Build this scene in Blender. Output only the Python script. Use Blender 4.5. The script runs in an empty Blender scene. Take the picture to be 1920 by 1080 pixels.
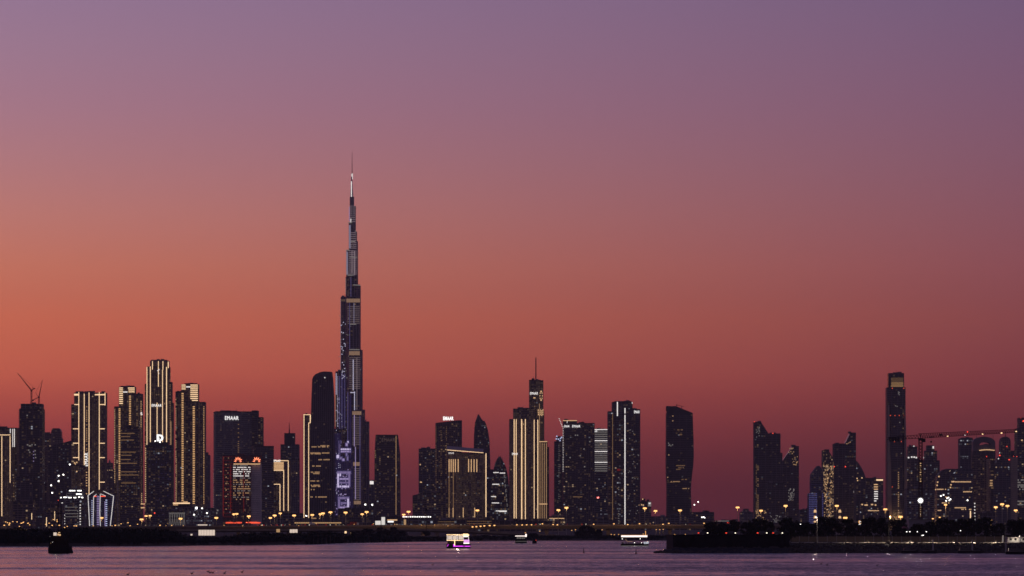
import bpy, math, random
from mathutils import Vector, Matrix

random.seed(11)
rnd = random.random
C = bpy.context.scene.collection
scene = bpy.context.scene

# ------------------------------------------------------------------ camera
F = 7413.3                 # focal length in pixels of the 1920 wide photograph
EYE = 12.0                 # camera height above the water
HZ = 985.0                 # image row of the horizon
cam_d = bpy.data.cameras.new('camera')
cam = bpy.data.objects.new('camera', cam_d)
C.objects.link(cam)
cam.location = (0, 0, EYE)
cam.rotation_euler = (math.radians(90), 0, 0)
cam_d.sensor_width = 36.0
cam_d.lens = F * 36.0 / 1920.0
cam_d.shift_y = (HZ - 540.0) / 1920.0
cam_d.clip_start = 1.0
cam_d.clip_end = 60000.0
scene.camera = cam

# ------------------------------------------------------------------ world : dusk sky after sunset, glow low on the left
def lin(c):
    return tuple((v / 255 / 12.92 if v / 255 <= 0.04045 else ((v / 255 + 0.055) / 1.055) ** 2.4) for v in c)

world = bpy.data.worlds.new('World')
scene.world = world
world.use_nodes = True
nt = world.node_tree
nt.nodes.clear()
N, L = nt.nodes.new, nt.links.new

def math_node(tree, op, a, b=None, clamp=False):
    n = tree.nodes.new('ShaderNodeMath'); n.operation = op; n.use_clamp = clamp
    for i, v in enumerate((a, b)):
        if v is None: continue
        if isinstance(v, (int, float)): n.inputs[i].default_value = v
        else: tree.links.new(v, n.inputs[i])
    return n.outputs[0]

SUN_AZ = -20.0            # degrees left of the view axis, where the sun went down
# (elevation in degrees, colour) along the left edge, the right edge and away from the glow
def el(y): return math.degrees(math.atan((HZ - y) / F))
SKY_L = [(el(985), (104, 44, 54)), (el(900), (126, 50, 56)), (el(850), (146, 58, 60)), (el(800), (166, 68, 66)), (el(750), (188, 82, 70)), (el(700), (209, 98, 77)), (el(600), (219, 111, 84)),
         (el(500), (213, 122, 101)), (el(400), (201, 126, 119)), (el(300), (186, 125, 132)), (el(200), (173, 123, 142)),
         (el(100), (163, 123, 148)), (el(0), (154, 121, 152)), (11, (140, 116, 156)), (18, (108, 98, 150)), (40, (66, 66, 118)), (90, (38, 42, 84))]
SKY_R = [(el(985), (78, 30, 42)), (el(920), (76, 30, 43)), (el(860), (88, 35, 47)), (el(800), (108, 43, 53)), (el(740), (126, 52, 60)), (el(700), (134, 58, 65)), (el(600), (146, 71, 74)),
         (el(500), (148, 79, 88)), (el(400), (142, 84, 99)), (el(300), (136, 87, 108)), (el(200), (130, 88, 115)),
         (el(100), (124, 89, 120)), (el(0), (118, 90, 124)), (11, (106, 86, 126)), (18, (86, 77, 124)), (40, (58, 58, 106)), (90, (38, 42, 84))]
SKY_E = [(0, (88, 72, 80)), (4, (100, 79, 87)), (10, (104, 84, 98)), (20, (90, 80, 104)), (40, (63, 61, 97)), (90, (38, 42, 82))]

def sky_ramp(stops, fac):
    r = N('ShaderNodeValToRGB')
    r.color_ramp.interpolation = 'B_SPLINE' if False else 'LINEAR'
    els = r.color_ramp.elements
    stops = sorted(stops)
    while len(els) < len(stops): els.new(0.5)
    for e, (deg, c) in zip(els, stops):
        e.position = math.sqrt(max(deg, 0) / 90.0)
        e.color = (*lin(c), 1)
    L(fac, r.inputs[0])
    return r.outputs[0]

tc = N('ShaderNodeTexCoord')
sep = N('ShaderNodeSeparateXYZ'); L(tc.outputs['Generated'], sep.inputs[0])
elev = math_node(nt, 'ARCSINE', math_node(nt, 'MAXIMUM', sep.outputs[2], 0.0))
fac = math_node(nt, 'SQRT', math_node(nt, 'DIVIDE', elev, math.pi / 2))
az = math_node(nt, 'ARCTAN2', sep.outputs[0], sep.outputs[1])           # 0 straight ahead, positive to the right
daz = math_node(nt, 'ABSOLUTE', math_node(nt, 'SUBTRACT', az, math.radians(SUN_AZ)))
daz = math_node(nt, 'MINIMUM', daz, math_node(nt, 'SUBTRACT', 2 * math.pi, daz))
f1 = math_node(nt, 'DIVIDE', math_node(nt, 'SUBTRACT', daz, math.radians(12.63)), math.radians(14.74), clamp=True)
f2n = N('ShaderNodeMapRange'); f2n.interpolation_type = 'SMOOTHSTEP'
f2n.inputs[1].default_value = math.radians(25); f2n.inputs[2].default_value = math.radians(125)
L(daz, f2n.inputs[0])
def mix(a, b, f):
    m = N('ShaderNodeMix'); m.data_type = 'RGBA'
    L(f, m.inputs[0]); L(a, m.inputs[6]); L(b, m.inputs[7])
    return m.outputs[2]
glow = mix(mix(sky_ramp(SKY_L, fac), sky_ramp(SKY_R, fac), f1), sky_ramp(SKY_E, fac), f2n.outputs[0])
nish = N('ShaderNodeTexSky'); nish.sky_type = 'NISHITA'; nish.sun_disc = False
nish.sun_elevation = math.radians(-3.0); nish.sun_rotation = math.radians(SUN_AZ)
bg_n = N('ShaderNodeBackground'); bg_n.inputs[1].default_value = 0.05; L(nish.outputs[0], bg_n.inputs[0])
bg_g = N('ShaderNodeBackground'); bg_g.inputs[1].default_value = 1.0; L(glow, bg_g.inputs[0])
add = N('ShaderNodeAddShader'); L(bg_n.outputs[0], add.inputs[0]); L(bg_g.outputs[0], add.inputs[1])
out = N('ShaderNodeOutputWorld'); L(add.outputs[0], out.inputs[0])

vs = scene.view_settings
vs.view_transform = 'Standard'; vs.look = 'None'; vs.exposure = 0.0; vs.gamma = 1.0; vs.use_curve_mapping = False
scene.render.engine = 'CYCLES'
cy = scene.cycles
cy.use_denoising = True
try: cy.denoiser = 'OPENIMAGEDENOISE'
except Exception: pass
cy.filter_width = 1.6
cy.max_bounces = 5; cy.diffuse_bounces = 2; cy.glossy_bounces = 3; cy.volume_bounces = 1; cy.transmission_bounces = 2
cy.sample_clamp_indirect = 4.0
cy.caustics_reflective = False; cy.caustics_refractive = False

# ------------------------------------------------------------------ materials
def new_mat(name):
    m = bpy.data.materials.new(name); m.use_nodes = True
    return m, m.node_tree, m.node_tree.nodes['Principled BSDF']

def surf(name, col, rough=0.7, metal=0.0, var=0.18, scale=0.08, bump=0.0, stretch=(1, 1, 1), spec=0.5):
    m, t, b = new_mat(name)
    b.inputs['Roughness'].default_value = rough
    b.inputs['Metallic'].default_value = metal
    b.inputs['Specular IOR Level'].default_value = spec
    g = t.nodes.new('ShaderNodeNewGeometry')
    mp = t.nodes.new('ShaderNodeMapping'); mp.inputs['Scale'].default_value = stretch
    t.links.new(g.outputs['Position'], mp.inputs[0])
    n = t.nodes.new('ShaderNodeTexNoise'); n.inputs['Scale'].default_value = scale; n.inputs['Detail'].default_value = 5
    t.links.new(mp.outputs[0], n.inputs['Vector'])
    r = t.nodes.new('ShaderNodeValToRGB')
    r.color_ramp.elements[0].position = 0.3; r.color_ramp.elements[1].position = 0.7
    r.color_ramp.elements[0].color = (*[c * (1 - var) for c in col], 1)
    r.color_ramp.elements[1].color = (*[min(1, c * (1 + var)) for c in col], 1)
    t.links.new(n.outputs[0], r.inputs[0]); t.links.new(r.outputs[0], b.inputs['Base Color'])
    if bump:
        bp = t.nodes.new('ShaderNodeBump'); bp.inputs['Strength'].default_value = bump; bp.inputs['Distance'].default_value = 0.3
        t.links.new(n.outputs[0], bp.inputs['Height']); t.links.new(bp.outputs[0], b.inputs['Normal'])
    return m

def glow_mat(name, col, strength, sample=False):
    m = bpy.data.materials.new(name); m.use_nodes = True
    t = m.node_tree; t.nodes.clear()
    e = t.nodes.new('ShaderNodeEmission'); e.inputs[0].default_value = (*col, 1); e.inputs[1].default_value = strength
    o = t.nodes.new('ShaderNodeOutputMaterial'); t.links.new(e.outputs[0], o.inputs[0])
    m.cycles.emission_sampling = 'AUTO' if sample else 'NONE'
    return m

M = {}
M['stone'] = surf('sand stone cladding', (0.40, 0.30, 0.24), 0.75)
M['concrete'] = surf('grey concrete', (0.34, 0.31, 0.31), 0.85)
M['dark_wall'] = surf('dark cladding', (0.17, 0.14, 0.15), 0.6)
M['brown_wall'] = surf('brown cladding', (0.30, 0.21, 0.18), 0.65)
M['grey_wall'] = surf('mid grey cladding', (0.24, 0.225, 0.245), 0.6)
M['beige'] = surf('beige render', (0.42, 0.33, 0.25), 0.8)
M['violet_wall'] = surf('blue violet cladding', (0.16, 0.15, 0.30), 0.6)
M['red_wall'] = surf('red brown cladding', (0.22, 0.06, 0.05), 0.6)
M['glass'] = surf('dark curtain glass', (0.028, 0.026, 0.032), 0.22, var=0.3)
M['glass_blue'] = surf('blue curtain glass', (0.03, 0.036, 0.06), 0.2, var=0.3)
M['glass_brown'] = surf('bronze curtain glass', (0.05, 0.036, 0.03), 0.25, var=0.3)
M['silver'] = surf('silver fins', (0.42, 0.39, 0.46), 0.38, metal=0.7, var=0.12)
M['galv'] = surf('galvanised pole', (0.4, 0.37, 0.33), 0.5, metal=0.3)
M['steel'] = surf('dark steel', (0.035, 0.033, 0.035), 0.6, spec=.2)
M['crane_red'] = surf('crane paint', (0.06, 0.02, 0.018), 0.7, spec=.2)
M['floodlit_pale_wall'] = surf('blank wall paled as floodlit', (0.66, 0.6, 0.57), 0.85)  # concrete made paler to stand in for floodlight on it
M['white_paint'] = surf('white boat paint', (0.75, 0.74, 0.72), 0.35, var=0.05)
M['black_hull'] = surf('black hull paint', (0.012, 0.012, 0.013), 0.6, spec=.2)
M['wood'] = surf('dark wood', (0.018, 0.012, 0.009), 0.8, spec=.1, scale=1.5, stretch=(1, 1, 6))
M['asphalt'] = surf('asphalt', (0.05, 0.05, 0.052), 0.9, scale=0.3)
M['viaduct'] = surf('viaduct concrete', (0.30, 0.24, 0.18), 0.85, scale=0.15, bump=0.1)
M['rock'] = surf('armour rock', (0.075, 0.062, 0.05), 0.9, scale=0.5, bump=0.4, spec=.15)
M['hoarding'] = surf('dusty boundary panel', (0.20, 0.155, 0.105), 0.9, spec=.15)
M['paving'] = surf('promenade paving', (0.10, 0.085, 0.07), 0.9, spec=.15)
M['kerb'] = surf('pale kerb', (0.6, 0.55, 0.47), 0.8)
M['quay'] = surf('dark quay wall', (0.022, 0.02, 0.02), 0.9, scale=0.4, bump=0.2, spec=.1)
M['sand'] = surf('sandy ground', (0.10, 0.08, 0.06), 0.95, scale=0.05, bump=0.2, spec=.1)
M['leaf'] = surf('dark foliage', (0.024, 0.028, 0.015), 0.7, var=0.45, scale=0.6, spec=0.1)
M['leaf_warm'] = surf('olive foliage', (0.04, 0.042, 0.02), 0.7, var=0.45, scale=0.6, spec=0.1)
M['bark'] = surf('bark', (0.07, 0.05, 0.035), 0.9, scale=2.0, bump=0.3)
M['car_dark'] = surf('dark car paint', (0.04, 0.04, 0.045), 0.3)
M['car_white'] = surf('white car paint', (0.6, 0.6, 0.6), 0.3)
M['car_red'] = surf('red truck paint', (0.35, 0.04, 0.03), 0.4)
M['rubber'] = surf('rubber', (0.02, 0.02, 0.02), 0.9)
M['buoy'] = surf('dark buoy paint', (0.03, 0.035, 0.03), 0.5)

WARM, COOL = (1.0, 0.60, 0.30), (0.82, 0.86, 1.0)
WIN = [glow_mat('window faint', WARM, 0.022), glow_mat('window faint warm', (1, .62, .40), 0.05), glow_mat('window warm dim', WARM, 0.05), glow_mat('window warm', WARM, 0.14), glow_mat('window warm bright', (1, .68, .40), 0.38),
       glow_mat('window cool dim', COOL, 0.045), glow_mat('window cool', COOL, 0.12), glow_mat('window cool bright', COOL, 0.4)]
M['gold'] = glow_mat('gold light line', (1.0, 0.66, 0.37), 1.4, True)
M['gold_dash'] = glow_mat('gold dash lights', (1.0, 0.56, 0.24), 1.0)
M['gold_dim'] = glow_mat('dim gold light line', (1.0, 0.58, 0.28), 0.45)
M['gold_soft'] = glow_mat('soft gold light', (1.0, 0.60, 0.30), 0.85)
M['cove'] = glow_mat('lit cove', (1.0, 0.55, 0.25), 0.22)
M['white_line'] = glow_mat('white light line', (0.95, 0.88, 0.85), 1.1, True)
M['white_dim'] = glow_mat('dim white light', (0.95, 0.85, 0.80), 0.20)
M['sign_white'] = glow_mat('white sign light', (1.0, 0.97, 0.95), 1.5)
M['sign_dim'] = glow_mat('faint glow sign', (0.8, 0.5, 0.45), 0.09)  # glows faintly though the lettering is not lit
M['sign_red'] = glow_mat('red neon', (1.0, 0.10, 0.04), 1.6)
M['logo'] = glow_mat('red petal sign', (1.0, 0.26, 0.12), 2.4)
M['red'] = glow_mat('red aviation light', (1.0, 0.07, 0.04), 2.2)
M['red_dim'] = glow_mat('dim red light', (1.0, 0.06, 0.04), 0.12)
M['led'] = glow_mat('lavender led', (0.66, 0.50, 0.95), 0.55)
M['led_dim'] = glow_mat('violet led', (0.30, 0.20, 0.80), 0.055)
M['led_white'] = glow_mat('white led', (0.8, 0.75, 1.0), 0.7)
M['blue_white'] = glow_mat('blue white led', (0.62, 0.66, 1.0), 1.0)
M['flood'] = glow_mat('flood light', (1.0, 0.97, 0.95), 14.0, True)
M['sodium'] = glow_mat('sodium lamp', (1.0, 0.50, 0.17), 2.1)
M['sodium_low'] = glow_mat('far sodium lamp', (1.0, 0.48, 0.16), 1.1)
M['lamp_white'] = glow_mat('white lamp', (1.0, 0.95, 0.88), 4.0)
M['billboard'] = glow_mat('lit billboard', (0.95, 0.88, 0.82), 0.8)
M['magenta'] = glow_mat('magenta led', (0.85, 0.06, 1.0), 1.5, True)
M['bulb'] = glow_mat('warm string lights', (1.0, 0.66, 0.32), 2.2, True)
M['bulb_white'] = glow_mat('white string lights', (1.0, 0.84, 0.78), 1.8, True)
M['magenta_soft'] = glow_mat('pink lit screen', (1.0, .45, 1.0), 0.9)
M['bow_glow'] = glow_mat('glowing white bow', (.85, .88, 1.0), 0.55)  # bulwark glows itself in place of light falling on it
M['screen'] = glow_mat('bright cabin window', (1.0, 0.80, 0.66), 0.75)
M['head'] = glow_mat('headlight', (1.0, 0.9, 0.7), 3.0)
M['tail'] = glow_mat('tail light', (1.0, 0.06, 0.03), 1.8)

# ------------------------------------------------------------------ helpers
def X(px, d): return (px - 960.0) * d / F
def Z(py, d): return EYE + (HZ - py) * d / F

class MB:
    """collects geometry, then links it as one mesh object"""
    def __init__(s): s.v, s.f, s.m = [], [], []
    def face(s, pts, mi=0):
        n = len(s.v); s.v += [tuple(p) for p in pts]; s.f.append(tuple(range(n, n + len(pts)))); s.m.append(mi)
    def solid(s, a, b, mi=0, caps=True):
        """closed loops a (bottom) and b (top) joined"""
        k = len(a); n = len(s.v); s.v += [tuple(p) for p in a] + [tuple(p) for p in b]
        for i in range(k):
            j = (i + 1) % k
            s.f.append((n + i, n + j, n + k + j, n + k + i)); s.m.append(mi)
        if caps:
            s.f.append(tuple(n + i for i in reversed(range(k)))); s.m.append(mi)
            s.f.append(tuple(n + k + i for i in range(k))); s.m.append(mi)
    def box(s, x0, x1, y0, y1, z0, z1, mi=0):
        s.solid([(x0, y0, z0), (x1, y0, z0), (x1, y1, z0), (x0, y1, z0)], [(x0, y0, z1), (x1, y0, z1), (x1, y1, z1), (x0, y1, z1)], mi)
    def obox(s, c, t, n, w, d, z0, z1, mi=0):
        """box on a facade: centre c (xy), tangent t, outward n, width w, standing out d"""
        p = [c - t * (w / 2), c + t * (w / 2), c + t * (w / 2) - n * -d, c - t * (w / 2) - n * -d]
        a = [(q.x, q.y, z0) for q in p]; b = [(q.x, q.y, z1) for q in p]
        s.solid(a, b, mi)
    def bar(s, p, q, r, mi=0, k=4, r2=None):
        p, q = Vector(p), Vector(q); ax = (q - p)
        if ax.length < 1e-6: return
        ax.normalize()
        u = ax.cross(Vector((0, 0, 1)))
        if u.length < 1e-3: u = ax.cross(Vector((1, 0, 0)))
        u.normalize(); w = ax.cross(u); r2 = r if r2 is None else r2
        ang = [2 * math.pi * (i + .5) / k for i in range(k)]
        s.solid([p + (u * math.cos(g) + w * math.sin(g)) * r for g in ang], [q + (u * math.cos(g) + w * math.sin(g)) * r2 for g in ang], mi)
    def ball(s, c, r, mi=0, k=8, h=5, sz=1.0):
        c = Vector(c); rings = []
        for i in range(1, h):
            th = math.pi * i / h
            rings.append([c + Vector((r * math.sin(th) * math.cos(2 * math.pi * j / k), r * math.sin(th) * math.sin(2 * math.pi * j / k), r * sz * math.cos(th))) for j in range(k)])
        n = len(s.v); s.v += [tuple(p) for g in rings for p in g]
        for i in range(len(rings) - 1):
            for j in range(k):
                jj = (j + 1) % k
                s.f.append((n + i * k + j, n + (i + 1) * k + j, n + (i + 1) * k + jj, n + i * k + jj)); s.m.append(mi)
        s.f.append(tuple(n + j for j in range(k))); s.m.append(mi)
        o = n + (len(rings) - 1) * k
        s.f.append(tuple(o + j for j in reversed(range(k)))); s.m.append(mi)
    def build(s, name, mats, parent=None, kind=None, label=None, smooth=False):
        if not s.f: return None
        me = bpy.data.meshes.new(name)
        org = Vector(parent.location) if parent is not None else Vector((0, 0, 0))
        if parent is not None and parent.parent is not None: org = org + Vector(parent.parent.location)
        me.from_pydata([(p[0] - org.x, p[1] - org.y, p[2] - org.z) for p in s.v], [], s.f)
        mats = mats if isinstance(mats, (list, tuple)) else [mats]
        for m in mats: me.materials.append(m)
        if len(mats) > 1: me.polygons.foreach_set('material_index', s.m)
        if smooth: me.polygons.foreach_set('use_smooth', [True] * len(me.polygons))
        o = bpy.data.objects.new(name, me); C.objects.link(o)
        if parent is not None: o.parent = parent
        if kind: o['kind'] = kind
        if label: o['label'] = label
        return o

def empty(name, loc, label, cat, group=None):
    o = bpy.data.objects.new(name, None); C.objects.link(o); o.location = loc; o.empty_display_size = 1
    o['label'] = label; o['category'] = cat
    if group: o['group'] = group
    return o

def copy_tree(o, loc, label=None):
    c = o.copy(); C.objects.link(c); c.location = loc
    if label: c['label'] = label
    for ch in o.children:
        d = ch.copy(); C.objects.link(d); d.parent = c
        for g in ch.children:
            e = g.copy(); C.objects.link(e); e.parent = d
    return c

def structure(o): o['kind'] = 'structure'; return o

def text_mesh(txt, bold=0.0):
    cu = bpy.data.curves.new('lettering', 'FONT'); cu.body = txt; cu.space_character = 1.12; cu.size = 1.0; cu.extrude = 0.06; cu.offset = bold; cu.resolution_u = 3
    o = bpy.data.objects.new('lettering', cu); C.objects.link(o)
    dg = bpy.context.evaluated_depsgraph_get()
    me = bpy.data.meshes.new_from_object(o.evaluated_get(dg))
    bpy.data.objects.remove(o); bpy.data.curves.remove(cu)
    xs = [v.co.x for v in me.vertices]; ys = [v.co.y for v in me.vertices]
    return me, min(xs), max(xs), min(ys), max(ys)

GZ = 1.8   # city ground

class Tower:
    """one building: an Empty at its base that parents blocks, bands, windows, lights and signs"""
    def __init__(s, name, label, D, cx, cat='tower', group='lit towers of the skyline', gz=GZ):
        s.D = D; s.gz = gz
        s.o = empty(name, (X(cx, D), D, gz), label, cat, group)
        s.vol = []
    # ---- volumes
    def block(s, x0, x1, top, split=None, depth=None, dy=0.0, base=None, levels=None, rnd_plan=False, sides=16,
              wall='dark_wall', glass='glass', floor=3.8, bay=4.2, p=0.08, cool=0.25, band=1.0, pier=2, pierw=0.7, rows=0.02, pw=0.7,
              bright=0.25, faint=0.18, fac=True, name='tower_block', chamfer=0.0, proud=0.35):
        D = s.D + dy
        def ring(a, b, sp=None):
            xl, xr = X(a, D), X(b, D); w = xr - xl
            if rnd_plan:
                cx, r = (xl + xr) / 2, w / 2; ry = (depth or w) / 2
                return [Vector((cx + r * math.cos(g), D + ry + ry * math.sin(g))) for g in [2 * math.pi * i / sides - math.pi / 2 for i in range(sides)]]
            if sp is not None:
                xs = X(sp, D); A, B = xs - xl, xr - xs
                th = math.atan2(B, A)
                if depth: th = math.atan2(B, depth) if B < A else math.pi / 2 - math.atan2(A, depth)
                a_, b_ = A / math.cos(th), B / math.sin(th)
                t1 = Vector((-math.cos(th), math.sin(th))); t2 = Vector((math.sin(th), math.cos(th)))
                f = Vector((xs, D))
                return [f, f + t2 * b_, f + t2 * b_ + t1 * a_, f + t1 * a_]
            dp = depth or min(max(w, 12), 42)
            if chamfer:
                c = chamfer * w
                return [Vector(q) for q in ((xl + c, D), (xr - c, D), (xr, D + c), (xr, D + dp), (xl, D + dp), (xl, D + c))]
            return [Vector(q) for q in ((xl, D), (xr, D), (xr, D + dp), (xl, D + dp))]
        zb = s.gz if base is None else Z(base, D)
        if levels:          # [(row, x0, x1)] from the top down
            lv = [(Z(y, D), ring(a, b, None if split is None else a + (b - a) * split)) for y, a, b in levels]
            lv.sort(key=lambda q: q[0])
            if lv[0][0] > zb + 1: lv.insert(0, (zb, lv[0][1]))
            ztop = None
        else:
            r0 = ring(x0, x1, split)
            tl, tr = (top, top) if not isinstance(top, tuple) else top
            xl, xr = X(x0, D), X(x1, D)
            ztop = [Z(tl, D) + (Z(tr, D) - Z(tl, D)) * min(1, max(0, (q.x - xl) / max(1e-6, xr - xl))) for q in r0]
            lv = [(zb, r0), (max(ztop), r0)]
        V = dict(lv=lv, ztop=ztop, z0=lv[0][0], z1=lv[-1][0], proud=proud if fac else 0.0)
        s.vol.append(V)
        mb = MB()
        if ztop:
            mb.solid([(q.x, q.y, lv[0][0]) for q in lv[0][1]], [(q.x, q.y, z) for q, z in zip(lv[0][1], ztop)])
        else:
            for (za, ra), (zc, rc) in zip(lv, lv[1:]):
                k = len(ra)
                for i in range(k):
                    j = (i + 1) % k
                    mb.face([(ra[i].x, ra[i].y, za), (ra[j].x, ra[j].y, za), (rc[j].x, rc[j].y, zc), (rc[i].x, rc[i].y, zc)])
            mb.face([(q.x, q.y, lv[-1][0]) for q in lv[-1][1]])
            mb.face([(q.x, q.y, lv[0][0]) for q in reversed(lv[0][1])])
        body = mb.build(name, M[glass], s.o)
        if not fac: return V
        bands, piers, wins = MB(), MB(), MB()
        H = V['z1'] - V['z0']; nf = max(1, int(H / floor))
        k = len(lv[0][1])
        frow = [rnd() for _ in range(nf + 1)]
        for i in range(k):
            j = (i + 1) % k
            a0, b0 = lv[0][1][i], lv[0][1][j]
            e = b0 - a0
            if e.length < 0.8: continue
            nrm = Vector((e.y, -e.x)).normalized()
            if nrm.dot(-((a0 + b0) / 2)) <= 0.02 * ((a0 + b0) / 2).length: continue
            nb = max(1, int(e.length / bay))
            bf = [0.35 + 1.3 * rnd() for _ in range(nb)]
            def at(z):
                for (za, ra), (zc, rc) in zip(lv, lv[1:]):
                    if z <= zc + 1e-6:
                        u = (z - za) / max(1e-6, zc - za); u = min(1, max(0, u))
                        return ra[i].lerp(rc[i], u), ra[j].lerp(rc[j], u)
                return lv[-1][1][i], lv[-1][1][j]
            def lim(u):
                return V['z1'] if not ztop else ztop[i] + (ztop[j] - ztop[i]) * u
            for fl in range(nf):
                z = V['z0'] + fl * floor
                a, b = at(z); t = (b - a); ln = t.length
                if ln < 0.5: continue
                t = t / ln
                zm = z + band * 0.5
                if band > 0:
                    u0, u1 = 0.0, 1.0
                    if ztop and min(ztop[i], ztop[j]) < z + band:
                        if max(ztop[i], ztop[j]) < z + band: continue
                        cut = (z + band - ztop[i]) / (ztop[j] - ztop[i])
                        if ztop[j] > ztop[i]: u0 = cut
                        else: u1 = cut
                    aa, bb = a + t * ln * u0, a + t * ln * u1
                    a2, b2 = at(z + band)
                    if not levels: a2, b2 = aa, bb
                    n2 = nrm * proud
                    q = [(aa + n2), (bb + n2), (b2 + n2), (a2 + n2)]
                    bands.face([(q[0].x, q[0].y, z), (q[1].x, q[1].y, z), (q[2].x, q[2].y, z + band), (q[3].x, q[3].y, z + band)])
                    bands.face([(a2.x, a2.y, z + band), (q[3].x, q[3].y, z + band), (q[2].x, q[2].y, z + band), (b2.x, b2.y, z + band)])
                    bands.face([(aa.x, aa.y, z), (bb.x, bb.y, z), (q[1].x, q[1].y, z), (q[0].x, q[0].y, z)])
                    bands.face([(aa.x, aa.y, z), (q[0].x, q[0].y, z), (q[3].x, q[3].y, z + band), (a2.x, a2.y, z + band)])
                    bands.face([(bb.x, bb.y, z), (b2.x, b2.y, z + band), (q[2].x, q[2].y, z + band), (q[1].x, q[1].y, z)])
                row = rnd() < rows
                lo, hi = z + band + 0.15, z + floor - 0.25
                if hi > V['z1'] - 1: continue
                ah, bh = at(hi)
                pf = .8 * p * (0.3 + 1.4 * frow[fl])
                for w in range(nb):
                    pr = 0.75 if row else pf * bf[w]
                    faint_only = rnd() > pr
                    if faint_only and rnd() > faint * bf[w]: continue
                    u0, u1 = (w + 0.5 - pw / 2) / nb, (w + 0.5 + pw / 2) / nb
                    if hi > lim(u0) - 1 or hi > lim(u1) - 1: continue
                    off = nrm * 0.08
                    c1, c2 = a.lerp(b, u0) + off, a.lerp(b, u1) + off
                    c3, c4 = ah.lerp(bh, u1) + off, ah.lerp(bh, u0) + off
                    r = rnd(); lvl = 0 if r > bright * 2.2 else (1 if r > bright * 0.5 else 2)
                    mi = (0 if rnd() < .6 else 1) if faint_only else 2 + lvl + (3 if rnd() < cool else 0)
                    wins.face([(c1.x, c1.y, lo), (c2.x, c2.y, lo), (c3.x, c3.y, hi), (c4.x, c4.y, hi)], mi)
            if pier and not levels:
                for w in range(0, nb + 1, pier):
                    u = w / nb
                    c = a0.lerp(b0, min(max(u, 0.4 * pierw / e.length), 1 - 0.4 * pierw / e.length))
                    zt = lim(u) - 0.3
                    piers.obox(c, e.normalized(), nrm, pierw, proud + 0.15, V['z0'], zt)
        if levels and pier:
            for i in range(k):
                a0, b0 = lv[0][1][i], lv[0][1][(i + 1) % k]
                e = b0 - a0
                if e.length < 0.8: continue
                nrm = Vector((e.y, -e.x)).normalized()
                if nrm.dot(-((a0 + b0) / 2)) <= 0: continue
                nb = max(1, int(e.length / bay / pier))
                for w in range(nb + 1):
                    u = w / nb
                    for (za, ra), (zc, rc) in zip(lv, lv[1:]):
                        p0 = ra[i].lerp(ra[(i + 1) % k], u) + nrm * 0.1; p1 = rc[i].lerp(rc[(i + 1) % k], u) + nrm * 0.1
                        piers.bar((p0.x, p0.y, za), (p1.x, p1.y, zc), pierw * 0.6)
        if not levels and not isinstance(top, tuple) and x1 - x0 > 15 and base is None and fac:
            m = MB(); zt = V['z1']; c = sum((Vector((q.x, q.y)) for q in lv[0][1]), Vector((0, 0))) / k; hw = (X(x1, D) - X(x0, D)) * .5
            for q in range(random.choice((1, 2, 2, 3))):
                u = (rnd() - .5) * 1.1 * hw; w = hw * (.12 + .2 * rnd())
                m.box(c.x + u - w, c.x + u + w, c.y - 5, c.y + 5, zt - .3, zt + 1.6 + 2.2 * rnd())
            u = (rnd() - .5) * hw; m.bar((c.x + u, c.y, zt), (c.x + u, c.y, zt + 4 + 4 * rnd()), .3)
            m.build('roof_plant', M[wall], body, 'stuff')
        bands.build('floor_bands', M[wall], body, 'stuff')
        piers.build('facade_piers', M[wall], body, 'stuff')
        wins.build('lit_windows', WIN, body, 'stuff')
        return V
    # ---- where does the sight line through (px, py) meet the building?
    def hit(s, px, py):
        best = None
        k = (px - 960.0) / F
        for V in s.vol:
            for tries in (0, 1):
                lv = V['lv']
                ylev = lv[0][1][0].y if tries == 0 else yh
                z = EYE + (HZ - py) * ylev / F
                if z < V['z0'] - 2 or z > V["z1"] + 12.0: break
                ring = None
                for (za, ra), (zc, rc) in zip(lv, lv[1:]):
                    if z <= zc + 1e-6 or zc == lv[-1][0]:
                        u = min(1, max(0, (z - za) / max(1e-6, zc - za))); ring = [p.lerp(q, u) for p, q in zip(ra, rc)]; break
                if ring is None: break
                got = None
                for i in range(len(ring)):
                    a, b = ring[i], ring[(i + 1) % len(ring)]
                    e = b - a; den = e.x - k * e.y
                    if abs(den) < 1e-9: continue
                    u = (k * a.y - a.x) / den
                    if -0.02 <= u <= 1.02:
                        y = a.y + e.y * u
                        if y > 0 and (got is None or y < got[0]): got = (y, Vector((k * y, y)), e.normalized(), V)
                if got is None: break
                yh = got[0]
            else:
                if best is None or got[0] < best[0]: best = got
        if best is None:
            return Vector((X(px, s.D), s.D)), Vector((1, 0)), Vector((0, -1)), 0.35
        t = best[2]
        n = Vector((t.y, -t.x))
        return best[1], t, n, best[3]['proud']
    def on(s, x0, x1, y0, y1, name, mat, out=0.5, thick=0.4, label=None, kind=None, mb=None):
        """a box on the facade covering the image rectangle"""
        c, t, n, pr = s.hit((x0 + x1) / 2, (y0 + y1) / 2)
        kx = c.y / F; w = max(0.3, (x1 - x0) * kx / max(0.25, abs(t.x)))
        c = c + n * (pr + out - 0.2)
        m = mb or MB()
        za, zb = Z(y1, c.y), Z(y0, c.y)
        m.obox(c, t, n, w, thick, za, max(zb, za + 0.4))
        if mb is None: return m.build(name, M[mat], s.o, kind, label)
    def vline(s, x, y0, y1, mat='gold', w=1.15, name='light_strip'):
        s.on(x - w / 2, x + w / 2, y0, y1, name, mat)
    def hline(s, x0, x1, y, mat='gold', h=1.15, name='light_strip'):
        s.on(x0, x1, y - h / 2, y + h / 2, name, mat)
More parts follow.
